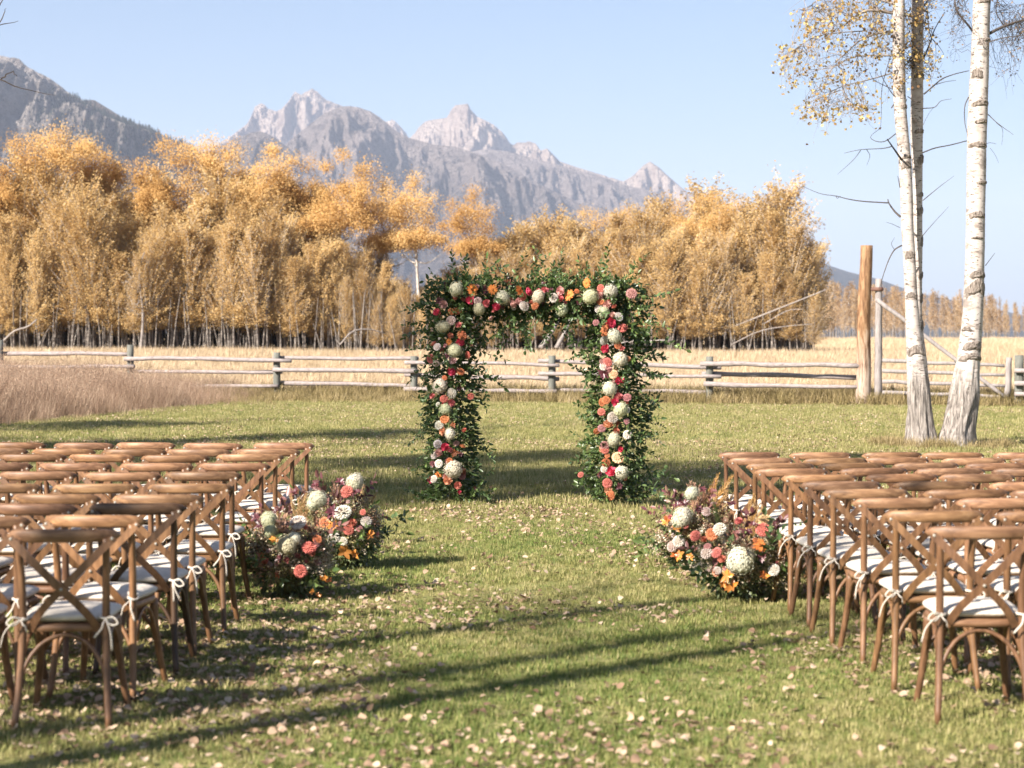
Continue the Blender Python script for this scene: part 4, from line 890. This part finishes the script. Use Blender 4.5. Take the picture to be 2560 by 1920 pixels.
for v in range(3):
    r = thing('cross_back_chair', 'x', 'chair', (0, 0, 0), 0, 'wooden ceremony chairs')
    for nm in ('back_post', 'leg', 'cross_slat', 'arched_brace'):
        for me in CM[nm]:
            o = obj(nm, me, r); o['tinted'] = 1
    o = obj('top_rail', CM['top_rail'], r); o['tinted'] = 1
    for me in CM['bolt']: obj('bolt', me, o)
    o = obj('seat_frame', CM['seat_frame'], r); o['tinted'] = 1; o = obj('cushion', CM['cushion'], r)
    for me in CM['cushion_tie'][v]: obj('cushion_tie', me, o)
    CH.append(r)
used = [False]*3
ORD = ['first', 'second', 'third', 'fourth', 'fifth', 'sixth', 'seventh', 'eighth', 'ninth', 'tenth']
g = np.random.default_rng(4)
LROW = [(294, 9.0), (369, 9.7), (458, 10.35), (509, 10.95), (569, 11.8), (612, 12.75), (675, 13.7), (705, 14.7), (751, 15.4), (788, 16.3)]
RROW = [(2340, 9.1), (2208, 9.95), (2127, 10.75), (2069, 11.5), (1999, 12.25), (1950, 13.1), (1894, 13.85), (1855, 14.6), (1823, 15.25), (1797, 16.0)]
def put_chair(X, Y, rz, label, dark):
    v = int(g.integers(0, 3)); k = g.uniform(.9, 1.6)*(.42 if dark else 1)  # dark: shade on the rail put into this chair's wood colour
    colr = np.array([1, 1, 1])*k*np.array([g.uniform(.96, 1.05), 1, g.uniform(.9, 1.1)])
    if used[v]:
        r = CH[v].copy(); COL.objects.link(r); copy_parts(CH[v], r, colr)
    else:
        r = CH[v]; used[v] = True
        for ch in r.children:
            if ch.get('tinted'): ch.color = (*colr, 1)
    r.location = (X, Y, float(zt(X, Y))); r.rotation_euler = (0, 0, rz); r['label'] = label
for side, rows in ((-1, LROW), (1, RROW)):
    for i, (u, Y) in enumerate(rows):
        Xe = (u-1280)*(Y-.25)/FPX; X = Xe+side*.25; j = 0; row_y = Y+.03
        while abs(X) < .2586*row_y+.42:
            where = 'at the aisle end' if j == 0 else ORD[j]+' in from the aisle'
            lab = '%scross-back chair %s of the %s row from the camera, %s block' % ('shade-tinted ' if (side < 0 and i == 2 and j == 0) else '', where, ORD[i], 'left' if side < 0 else 'right')
            put_chair(X+g.normal()*.012, row_y+g.normal()*.03, -side*math.radians(-3.5)+g.normal()*.06, lab, side < 0 and i == 2 and j == 0)
            X += side*(.535+g.normal()*.012); row_y += .02*g.normal(); j += 1

# ------------------------------------------------------------------ flowers
def petal_patch(base, tip, width, cup, n=4):
    """one petal as a small curved patch from base to tip"""
    ax = tip-base; L = np.linalg.norm(ax); ax /= L; up = np.array([0, 0, 1.]); sd = unit(np.cross(ax, up)+1e-6); nr = np.cross(sd, ax); V = []
    for i, t in enumerate(np.linspace(0, 1, n)):
        w = width*[.35, .9, 1, .5][i]
        for s in (-1, 0, 1): V.append(base+ax*L*t+sd*w*.5*s+nr*cup*(s*s)*(.6+.4*t)+nr*cup*.6*t*t)
    return np.array(V), np.array([[i*3+j, i*3+j+1, i*3+j+4, i*3+j+3] for i in range(n-1) for j in range(2)])
def rose(seed):
    g = np.random.default_rng(seed); b = MB()
    for k, (r, z, n, w) in enumerate(((.14, .62, 3, .3), (.32, .56, 4, .45), (.55, .44, 5, .62), (.8, .26, 6, .72), (1.0, .02, 7, .8))):
        for q in range(n):
            a = 2*math.pi*(q/n)+k*.7+g.normal()*.1; c = np.array([math.cos(a), math.sin(a), 0])
            V, F = petal_patch(c*r*.35+np.array([0, 0, z-.55]), c*r*g.uniform(.92, 1.08)+np.array([0, 0, z+.05*g.normal()]), w, .12); b.add(V, F, .35+.1*k+.15*g.random())
    V, F = sphere(.55, 9, 6); V[:, 2] = V[:, 2]*.6-.2; b.add(V, F, .2)
    return b.mesh('rose', M['petal'], True)
def ball(seed, n=90, L=.42, w=.3, cover=115, flat=.75, pointed=True):
    g = np.random.default_rng(seed); b = MB(); V, F = sphere(.72, 12, 8); V[:, 2] *= flat; b.add(V, F, -.1)
    for i in range(n):
        t = math.radians(cover)*math.sqrt((i+.5)/n); a = i*2.39996
        d = np.array([math.sin(t)*math.cos(a), math.sin(t)*math.sin(a), math.cos(t)*flat]); out = unit(d+np.array([0, 0, .25])); ta = unit(np.array([math.cos(t)*math.cos(a), math.cos(t)*math.sin(a), -math.sin(t)]))
        sd = np.cross(out, ta); s0 = d*.66; tip = d*.84+(out*.8+ta*.55)*L*(.5+.5*math.sin(t))*g.uniform(.8, 1.15)
        if not pointed: tip = d*.98+ta*L*.35
        m = (s0+tip)/2+out*.06; ww = w*(.55+.45*math.sin(t))
        V = np.array([s0, m-sd*ww*.5, m+sd*ww*.5, tip]); b.add(V, np.array([[0, 1, 3, 2]]), .1+.9*g.random()*(1 if i > 8 else .5))
    return b.mesh('dahlia', M['petal'])
def hydrangea(seed):
    g = np.random.default_rng(seed); b = MB(); V, F = sphere(.86, 14, 10); b.add(V, F, .35); LM = lambda q: 1+.34*(fbm(q[0]*2.2+seed*3, q[1]*2.2+q[2]*1.7, seed)-.5)
    n = 240
    for i in range(n):
        t = math.acos(1-2*(i+.5)/n); a = i*2.39996+g.normal()*.1; d = np.array([math.sin(t)*math.cos(a), math.sin(t)*math.sin(a), math.cos(t)]); c = d*(.93+g.normal()*.06)*float(LM(d))
        u = unit(np.cross(d, g.normal(size=3))); v = np.cross(d, u); tn = g.uniform(.15, 1)
        for q in range(4):
            an = q*math.pi/2; e = u*math.cos(an)+v*math.sin(an); f = np.cross(d, e); s = .092*g.uniform(.8, 1.2)
            b.add(np.array([c-d*.02, c+e*s*.6-f*s*.5+d*.02, c+e*s*1.15, c+e*s*.6+f*s*.5+d*.03*g.random()]), np.array([[0, 1, 2, 3]]), tn)
    return b.mesh('hydrangea', M['petal'])
def daisy(seed):
    g = np.random.default_rng(seed); b = MB()
    for lay, (n, r, z) in enumerate(((20, 1.0, .0), (16, .78, .09))):
        for q in range(n):
            a = 2*math.pi*q/n+g.normal()*.06; c = np.array([math.cos(a), math.sin(a), 0]); V, F = petal_patch(c*.2+np.array([0, 0, z]), c*r*g.uniform(.88, 1.08)+np.array([0, 0, z+.12*g.normal()]), .2, .03); b.add(V, F, .6+.4*g.random())
    V, F = sphere(.26, 9, 6); V[:, 2] = V[:, 2]*.5+.12; b.add(V, F, -1.2)
    return b.mesh('daisy', M['petal'])
def leaf_geo(b, base, d, nrm, L, W, tint):
    sd = unit(np.cross(d, nrm)); nrm = np.cross(sd, d)
    V = np.array([base, base+d*L*.35-sd*W*.46+nrm*W*.14, base+d*L*.38-nrm*W*.05, base+d*L*.35+sd*W*.46+nrm*W*.14, base+d*L*.72-sd*W*.34+nrm*W*.06, base+d*L*.72-nrm*W*.08, base+d*L*.72+sd*W*.34+nrm*W*.06, base+d*L-nrm*W*.22])
    b.add(V, [np.array([[1, 2, 5, 4], [2, 3, 6, 5]]), np.array([[0, 2, 1], [0, 3, 2], [4, 5, 7], [5, 6, 7]])], tint)
def sprig(seed, L=.42, n=15, ll=.055, lw=.027, curve=.5):
    """stem along +Z with leaves on both sides"""
    g = np.random.default_rng(seed); P = spline([[0, 0, 0], [curve*.1*L, .02, L*.5], [curve*.45*L, 0, L]], 12); b = MB()
    b.add(*tube(P, np.linspace(.0035, .0012, 12), 4, False), .4)
    for i in range(n):
        t = .12+.88*i/(n-1); p = np.array([np.interp(t*11, range(12), P[:, k]) for k in range(3)]); a = i*2.4+g.normal()*.4
        d = unit(np.array([math.cos(a), math.sin(a), .75+g.normal()*.25])) if i < n-1 else unit(P[-1]-P[-2]); leaf_geo(b, p, d, unit(g.normal(size=3)+np.array([0, 0, .8])), ll*g.uniform(.7, 1.2), lw*g.uniform(.8, 1.2), g.random())
    return b.mesh('leafy_sprig', M['leaf'], True)
def cluster(seed, n=6, ll=1.3, lw=.8):
    g = np.random.default_rng(seed); b = MB()
    for i in range(n):
        a = i*2.4; d = unit(np.array([math.cos(a), math.sin(a), g.uniform(.1, .9)])); leaf_geo(b, np.zeros(3), d, unit(np.array([0, 0, 1.])+g.normal(size=3)*.3), ll*g.uniform(.8, 1.15), lw, g.random())
    return b.mesh('leaf_cluster', M['leaf'], True)
def plume(seed, L=.3):
    g = np.random.default_rng(seed); b = MB(); P = spline([[0, 0, 0], [.01, 0, L*.5], [.05, 0, L]], 10); b.add(*tube(P, np.linspace(.003, .001, 10), 4, False), .3)
    for i in range(170):
        t = g.uniform(.35, 1); p = np.array([np.interp(t*9, range(10), P[:, k]) for k in range(3)]); a = g.random()*6.283; d = unit(np.array([math.cos(a), math.sin(a), 1.6])); l = .055*(1.25-t)*g.uniform(.6, 1.2)+.012; w = unit(np.cross(d, g.normal(size=3)))*.0022
        b.add(np.array([p-w, p+w, p+d*l]), np.array([[0, 1, 2]]), g.random())
    return b.mesh('grass_plume', M['leaf'])
def airy(seed, R=.1):
    g = np.random.default_rng(seed); b = MB()
    for i in range(16):
        d = unit(g.normal(size=3)+np.array([0, 0, 1.1])); e = d*R*g.uniform(.6, 1.25); b.add(*tube([[0, 0, 0], e*.5+g.normal(size=3)*.006, e], .0013, 3, False), .3)
        V, F, tn = leafquads(g, e+g.normal(size=(7, 3))*.014, .014, .9); b.add(V, F, tn)
    return b.mesh('filler_sprig', M['leaf'])

FL = {'rose': [rose(k) for k in range(4)], 'ball': [ball(10+k, pointed=False, n=70, w=.36) for k in range(2)], 'dahlia': [ball(20+k) for k in range(3)], 'hyd': [hydrangea(30+k) for k in range(3)], 'daisy': [daisy(40+k) for k in range(2)], 'cluster': [cluster(50+k) for k in range(3)], 'bud': [cluster(60+k, 9, 1.0, .5) for k in range(2)]}
SPR = [sprig(70+k, L=.3+.05*k, n=15+k, ll=.08, lw=.042, curve=.3+.15*k) for k in range(6)]; BSP = [sprig(80+k, L=.24, n=11, ll=.065, lw=.034) for k in range(3)]
PLU = [plume(90+k) for k in range(3)]; AIR = [airy(95+k) for k in range(4)]
NAME = {'rose': 'rose', 'ball': 'ranunculus', 'dahlia': 'dahlia', 'hyd': 'hydrangea', 'daisy': 'daisy', 'cluster': 'leaf_cluster', 'bud': 'seed_pod'}
# letter -> kind, colour
KIND = {'H': ('hyd', (.62, .59, .46)), 'G': ('hyd', (.53, .53, .36)), 'W': ('ball', (.62, .58, .53)), 'V': ('dahlia', (.6, .56, .5)), 'P': ('rose', (.66, .085, .15)), 'K': ('rose', (.62, .2, .2)), 'L': ('rose', (.68, .4, .38)), 'C': ('dahlia', (.56, .17, .14)), 'O': ('dahlia', (.58, .21, .1)), 'R': ('rose', (.56, .2, .14)), 'D': ('daisy', (.62, .22, .06)), 'A': ('rose', (.74, .4, .24)), 'U': ('dahlia', (.42, .2, .2)), 'B': ('bud', (.1, .03, .04)), 'E': ('dahlia', (.76, .52, .3)), 'Y': ('cluster', (.5, .2, .045)), 'M': ('ball', (.5, .38, .36)), 'T': ('bud', (.3, .1, .05)), 'N': ('cluster', (.4, .11, .03))}
def flower(parent, code, P, r, rng, face=(0, -1, .15), jit=.35):
    kd, c = KIND[code]; me = FL[kd][int(rng.integers(0, len(FL[kd])))]; d = np.array(face)+rng.normal(size=3)*jit
    cc = np.clip(np.array(c)*rng.uniform(.88, 1.12)*(1+rng.normal(size=3)*.03), 0, .85)
    return obj(NAME[kd], me, parent, P, aim(d, rng.random()*6), (r*rng.uniform(.9, 1.1), r*rng.uniform(.85, 1.1), r*rng.uniform(.72, 1.0)), cc)

# ---- arch
AYD = 20.9; SA = FPX/AYD
arch = thing('floral_arch', 'square wedding arch covered in greenery and bright flowers on the lawn', 'arch', (0, 0, 0))
rng = np.random.default_rng(99)
XL, XR, ZT = -.64, 1.10, 2.16
b = MB()
for X in (XL, XR):
    for dy in (-.05, .05): b.add(*tube([[X, AYD+dy, -.05], [X, AYD+dy, 1.1], [X, AYD+dy, ZT]], .02, 8))
for dy in (-.05, .05): b.add(*tube([[XL-.02, AYD+dy, ZT], [.2, AYD+dy, ZT], [XR+.02, AYD+dy, ZT]], .02, 8))
obj('frame', b.mesh('frame', M['stem']), arch)
EV = []
def core(n, c0, c1, rx, ry):
    t = rng.random((n, 1)); a = rng.random(n)*6.283; q = np.sqrt(rng.random(n)); C = np.array(c0)+(np.array(c1)-np.array(c0))*t; return C, a, q
Vb = MB()
def leaves_in(n, c0, c1, rx, ry, horizontal=False):
    C, a, q = core(n, c0, c1, rx, ry)
    wob = .55+.95*fbm(C[:, 0]*4+C[:, 2]*4.5, a*.8, 4)
    off = np.stack([np.cos(a)*q*rx*wob, np.sin(a)*q*ry*wob, np.zeros(n)], 1) if not horizontal else np.stack([np.zeros(n), np.sin(a)*q*ry*wob, np.cos(a)*q*rx*wob], 1)
    for i in range(n):
        d = unit(off[i]/(np.linalg.norm(off[i])+1e-6)+rng.normal(size=3)*.6+np.array([0, 0, -.15])); leaf_geo(Vb, C[i]+off[i], d, unit(rng.normal(size=3)+np.array([-.4, -.6, .6])), rng.uniform(.045, .08), rng.uniform(.026, .044), rng.random())
leaves_in(3300, (XL, AYD, .03), (XL, AYD, 2.35), .25, .2); leaves_in(3500, (XR, AYD, .03), (XR, AYD, 2.35), .28, .21); leaves_in(3400, (XL-.05, AYD, ZT), (XR+.1, AYD, ZT), .19, .19, True)
fo = obj('foliage', Vb.mesh('foliage', M['leaf']), arch, color=(.062, .096, .029)); fo['kind'] = 'stuff'
GREENS = [(.058, .095, .028), (.075, .118, .035), (.043, .075, .025), (.105, .15, .052), (.088, .135, .058)]
def put_sprig(P, d, s=1.0, col=None, src=SPR, parent=arch):
    obj('leafy_sprig', src[int(rng.integers(0, len(src)))], parent, P, aim(d, rng.random()*6.28), (s,)*3, col or GREENS[int(rng.integers(0, 5))])
for X, w in ((XL, .17), (XR, .2)):
    for k in range(105):
        z = rng.uniform(.06, 2.3); a = rng.random()*6.283
        if z < .2: pass
        c = np.array([math.cos(a), math.sin(a)]); d = np.array([c[0], c[1], rng.normal()*.5-.05]); k2 = rng.uniform(.5, .85)
        put_sprig((X+c[0]*w, AYD+c[1]*w*.9, z), d, k2*(.98 if abs(c[0]) > .7 else .8))
for k in range(120):
    x = rng.uniform(XL-.15, XR+.2); a = rng.random()*6.283; c = np.array([math.cos(a), math.sin(a)]); up = c[1] > 0
    d = np.array([rng.normal()*.5, c[0]*.8, c[1]]); put_sprig((x, AYD+c[0]*.14, ZT+c[1]*.13), d, rng.uniform(.5, .85) if up else rng.uniform(.55, .95))
# trailing sprays that stand out in the outline
def U(u, v, dy=0.0): return px(u, v, AYD+dy)
for (u, v, du, dv, s) in ((1062, 760, -40, -5, .7), (1060, 830, -30, 10, .7), (1140, 690, -10, -30, .75), (1215, 690, 15, -25, .8), (1330, 700, 5, -40, .8), (1400, 690, 10, -35, .8), (1460, 700, 10, -35, .75), (1570, 690, 10, -30, .8), (1620, 740, 35, 0, .85), (1625, 780, 25, 30, .85), (1630, 850, 35, -8, .9), (1635, 880, 40, 12, .85), (1635, 940, 35, 25, .8), (1250, 820, -10, 40, .8), (1290, 800, 0, 40, .75), (1360, 800, 5, 35, .8), (1190, 880, 25, 15, .8), (1200, 930, 30, 10, .85), (1210, 970, 15, 30, .8), (1470, 870, -20, 20, .7), (1460, 940, -20, 25, .8), (1450, 1140, -25, 8, .7), (1625, 1170, 40, 6, 1.0), (1630, 1190, 45, -10, .9), (1600, 1220, 20, 30, .8), (1060, 1080, -20, 25, .6), (1235, 800, 20, 20, .8)):
    P = U(u, v, rng.normal()*.1); put_sprig(P-np.array([du, 0, -dv])*.0035, (du, rng.normal()*15-10, -dv), s)
for k in range(26):
    X = (XL, XR)[k % 2]; a = rng.random()*6.283; put_sprig((X+.22*math.cos(a), AYD+.2*math.sin(a), .05), (math.cos(a), math.sin(a), .35+.3*rng.random()), .6)
for k in range(16): put_sprig(U(rng.uniform(1080, 1600), rng.uniform(700, 780), -.16), (rng.normal()*.6, -1, rng.normal()*.5), .45, (.11, .04, .045), BSP)
A5 = """H357,238,47 D462,240,31 D590,240,29 P447,305,25 M497,312,25 K549,327,24 H655,290,45 P615,347,27 G505,362,38 L277,332,24 B250,315,24 P235,383,26 O327,380,17 G275,475,42 M325,437,26 K373,465,18 O395,532,25 R322,533,18 D312,573,18 P385,577,27 G350,627,47 W237,605,21 C197,681,23 L336,691,23 B295,668,24 M230,712,18 P332,762,28 O385,762,21 O285,803,13 H255,853,45 W330,900,27 K207,918,17 C281,936,22 K327,962,20 G288,1003,37 O285,1067,23 T340,1102,18 V250,1105,23 A270,1140,24 H318,1160,40 W241,1225,26 P287,1243,27 K320,1262,17 L245,1282,23 W220,1298,22 W247,1350,26 O318,1335,17 T350,1275,30 H340,1385,53 W215,1448,25 A303,1457,27 R368,1487,23 D760,245,29 P820,252,25 C785,285,20 L720,330,25 L757,315,21 W792,345,28 H880,285,43 O862,342,21 T690,195,24 W250,553,9 B375,870,18 B540,240,28 B385,1290,18"""
A6 = """B108,250,17 L180,248,26 V137,292,25 K180,297,22 D237,275,31 G190,370,45 G370,285,45 D350,198,28 H502,252,46 C438,232,19 L432,272,27 O440,317,18 L475,335,26 R522,347,19 G455,385,43 V425,360,23 L515,402,21 W553,413,25 P503,455,33 U408,450,18 O468,475,20 C578,485,22 O458,515,18 H525,535,46 W460,567,27 P465,615,26 O548,595,18 K572,612,17 H563,685,50 C482,703,22 W455,730,22 L487,745,23 B455,775,34 E520,780,24 P557,820,28 H495,870,43 K552,920,26 O473,945,22 P530,957,26 H565,1005,46 U607,928,20 C443,1020,19 V515,1055,30 A485,1097,33 U445,1125,21 R538,1143,19 W608,1165,26 G520,1195,43 U462,1235,20 P567,1260,18 C467,1265,20 E548,1312,30 O480,1300,13 O472,1345,23 W460,1385,21 P503,1400,32 H570,1405,43 B435,1420,20 C480,1475,22 A485,1515,23 O500,1552,23 B560,1495,24 U635,265,26 U605,1080,16 B300,320,22"""
for txt, ox in ((A5, 1000), (A6, 1330)):
    for w_ in txt.split():
        code = w_[0]; a, c, r = map(float, w_[1:].split(',')); u, v = ox+a/2.5514, 630+c/2.5514
        P0 = U(u, v); onbeam = P0[2] > 1.95 and XL+.12 < P0[0] < XR-.2
        X0 = XL if P0[0] < .2 else XR; dx = (P0[0]-X0)/.36; dyy = -.3*math.sqrt(max(.15, 1-dx*dx)) if not onbeam else -.28
        P = px(u, v, AYD+dyy-.02); flower(arch, code, P, r/2.5514*AYD/FPX*(1.1 if code in 'HG' else 1.22), rng, (dx*.5-.1, -1, .2), .28)

for k in range(95):
    left = k % 3 == 0; top = k % 3 == 2
    X, Z = ((XL+rng.normal()*.13), rng.uniform(.1, 2.2)) if left else ((rng.uniform(XL, XR), ZT+rng.normal()*.09) if top else (XR-.06+rng.normal()*.12, rng.uniform(.1, 2.2)))
    flower(arch, 'LKACROUPLDVRBT'[int(rng.integers(0, 14))], (X, AYD-.25-.03*rng.random(), Z), rng.uniform(.018, .042), rng, (0, -1, .2), .5)
for k in range(70):
    left = k % 2; X = (XL if left else XR)+rng.normal()*.14; Z = rng.uniform(.08, 2.25)
    put_sprig((X, AYD-.2, Z), (rng.normal()*.9, -.55, rng.normal()*.8), rng.uniform(.35, .6))
for k in range(34): put_sprig((rng.uniform(XL, XR), AYD-.18, ZT+rng.normal()*.1), (rng.normal()*.9, -.55, rng.normal()*.8), rng.uniform(.35, .6))
# ---- floor arrangements beside the aisle
def arrangement(label, base_px, Y, w, h, items, ox, oy, sc, seed, green, burg, plumes, top=None):
    rng = np.random.default_rng(seed); cx = (base_px-1280)*Y/FPX; z0 = float(zt(cx, Y)); root = thing('floor_bouquet', label, 'flowers', (0, 0, 0), 0, 'flower arrangements along the aisle')
    b = MB()
    for i in range(1500):
        d = unit(rng.normal(size=3)); q = rng.random()**.4; p = np.array([cx, Y, z0+h*.34])+d*np.array([w*.43, w*.4, h*.38])*q; p[2] = max(p[2], z0+.01)
        leaf_geo(b, p, unit(d+rng.normal(size=3)*.5), unit(rng.normal(size=3)+np.array([-.4, -.5, .8])), rng.uniform(.03, .055), rng.uniform(.016, .03), rng.random())
    f = obj('foliage', b.mesh('foliage', M['leaf']), root, color=(.11, .135, .06)); f['kind'] = 'stuff'
    b = MB(); V, F = sphere(1, 14, 8); b.add(V*np.array([w*.14, w*.14, h*.12])+np.array([cx, Y, z0+h*.16]), F); obj('foam_base', b.mesh('foam_base', M['stem'], True), root)
    def spr(P, d, s, col, src): obj('leafy_sprig', src[int(rng.integers(0, len(src)))], root, P, aim(d, rng.random()*6.28), (s,)*3, col)
    for i in range(green):
        a = rng.random()*6.283; e = rng.uniform(-.05, 1.0); d = np.array([math.cos(a), math.sin(a), e]); spr(np.array([cx, Y, z0+h*.28])+d*np.array([w*.2, w*.2, h*.2]), d, rng.uniform(.5, .85), GREENS[int(rng.integers(0, 5))], SPR)
    for i in range(int(burg*.7)):
        a = rng.random()*6.283; d = np.array([math.cos(a), math.sin(a), rng.uniform(.3, 1.6)]); spr(np.array([cx, Y, z0+h*.42])+unit(d)*np.array([w*.28, w*.26, h*.3]), d, rng.uniform(.7, 1.1), [(.13, .05, .055), (.2, .09, .085), (.24, .14, .1)][int(rng.integers(0, 3))], BSP)
    for i in range(70):
        a = rng.random()*6.283; d = unit(np.array([math.cos(a), math.sin(a)-.3, rng.uniform(-.1, 1.3)])); obj('filler_sprig', AIR[i % 4], root, np.array([cx, Y, z0+h*.35])+d*np.array([w*.36, w*.34, h*.36]), aim(d), (rng.uniform(.7, 1.2),)*3, [(.34, .28, .16), (.26, .23, .11), (.5, .42, .33), (.26, .14, .1)][int(rng.integers(0, 4))])
    for (a, c, k, col) in plumes:
        P = px(ox+a*sc, oy+c*sc, Y); q = P-np.array([0, 0, .2]); d = P-np.array([cx, Y, z0+h*.1]); d[1] = rng.normal()*.1
        for j in range(k): obj('grass_plume', PLU[j % 3], root, P-unit(d)*.22+rng.normal(size=3)*.02, aim(unit(d)+rng.normal(size=3)*.22), (rng.uniform(.8, 1.15),)*3, col)
    for i in range(16):
        d = unit(np.array([rng.normal(), -abs(rng.normal())-.4, abs(rng.normal())*.8])); flower(root, 'LVUAMLKVW'[i % 9], np.array([cx, Y, z0+h*.34])+d*np.array([w*.46, w*.44, h*.42]), rng.uniform(.014, .03), rng, d, .3)
    for w_ in items.split():
        code = w_[0]; a, c, r = map(float, w_[1:].split(',')); u, v = ox+a*sc, oy+c*sc; P0 = px(u, v, Y)
        ex = (P0[0]-cx)/(w*.5); ez = (P0[2]-z0-h*.38)/(h*.6); q = max(0, 1-ex*ex-ez*ez); Yf = Y-w*.47*math.sqrt(q)-.03
        flower(root, code, px(u, v, Yf), r*sc*Yf/FPX*(.85 if code in 'YN' else 1.12), rng, (ex*.8, -1, .45+ez*.7), .25)
TAN = (.5, .34, .18); PINKT = (.42, .25, .18)
arrangement('left aisle bouquet nearest the camera with green hydrangeas and burgundy leaves', 722, 13.2, .62, .66, "G550,700,68 G560,790,55 V780,720,58 G690,900,78 H750,850,60 H940,530,70 H905,570,55 C870,920,46 R890,960,30 Y600,865,50 C800,1110,45 R830,1120,28 O935,855,32 T490,985,34 R520,1030,32 N620,1140,36 Y985,1170,44 K690,1020,26 B480,740,45 B600,640,40 B640,1010,50 Y895,1270,26 Y945,1300,26 R840,760,24 M690,930,30 B450,690,48 N1020,1180,30", 500, 1080, .3135, 5, 20, 18, [(830, 600, 4, TAN), (660, 650, 2, TAN)])
arrangement('left aisle bouquet farther from the camera with orange leaves and one tall hydrangea', 862, 14.9, .6, .7, "H1235,400,72 G1225,420,60 V1140,640,54 V1325,712,42 C1185,780,38 Y1060,750,52 Y1010,735,40 W1140,870,36 W1080,840,36 V1045,850,32 C1170,475,42 R1215,720,34 Y1350,820,46 Y1150,950,60 Y1230,970,45 B1050,640,55 B1250,480,40 B1120,400,45 O990,720,34 R930,760,30 M1330,700,28 B760,480,50 B920,430,46 U1270,770,26 C1300,640,22", 500, 1080, .3135, 6, 18, 22, [(1080, 480, 4, PINKT), (780, 520, 3, PINKT), (1290, 500, 3, TAN)])
arrangement('right aisle bouquet farther from the camera with white hydrangeas and feathery plumes', 1738, 15.4, .66, .62, "H430,510,60 H355,700,80 H330,730,70 Y215,745,45 N230,725,40 Y310,800,45 K250,705,22 V320,905,46 M265,950,40 Y330,1020,55 Y420,1030,40 N290,1020,40 B370,600,50 B310,610,44 B520,480,40 M550,660,42 C380,780,20 B480,640,40", 1600, 1080, .3014, 7, 18, 14, [(600, 480, 6, (.5, .3, .12)), (480, 560, 5, (.45, .28, .2)), (690, 500, 3, TAN), (540, 560, 3, PINKT)])
arrangement('right aisle bouquet nearest the camera with one large white hydrangea and golden leaves', 1862, 13.45, .72, .62, "O595,850,46 W660,805,56 C460,860,36 R530,890,30 H830,1060,105 H790,1090,80 H880,1040,75 C1020,810,50 D990,940,55 C635,1000,40 M550,1005,46 Y720,1190,62 Y760,1280,62 Y690,1260,44 Y1030,1200,50 A630,1160,40 V1110,1145,42 K820,740,36 E1030,730,46 B870,680,46 B760,600,46 B1010,1040,50 B940,770,40 U560,950,26 R680,1050,34 O960,900,24 V640,1150,26 B900,830,40 N1010,1180,40", 1600, 1080, .3014, 8, 22, 16, [(930, 690, 4, (.5, .32, .14)), (1010, 720, 2, TAN), (660, 640, 2, (.2, .24, .1))])

# ------------------------------------------------------------------ haze
t = NT('valley_haze'); pv = t.n('ShaderNodeVolumePrincipled')
pv.inputs['Color'].default_value = (.7, .79, 1.0, 1); pv.inputs['Density'].default_value = 0.000066
t.t.links.new(pv.outputs[0], t.out.inputs['Volume'])
V, F = box((0, 8000, 750), (44000, 30000, 1700))
V[V[:, 2] < 0, 2] = -60.0
hz = tag(obj('haze', MB().add(V, F).mesh('haze', t.m)), 'thin blue haze over the valley', kind='stuff')
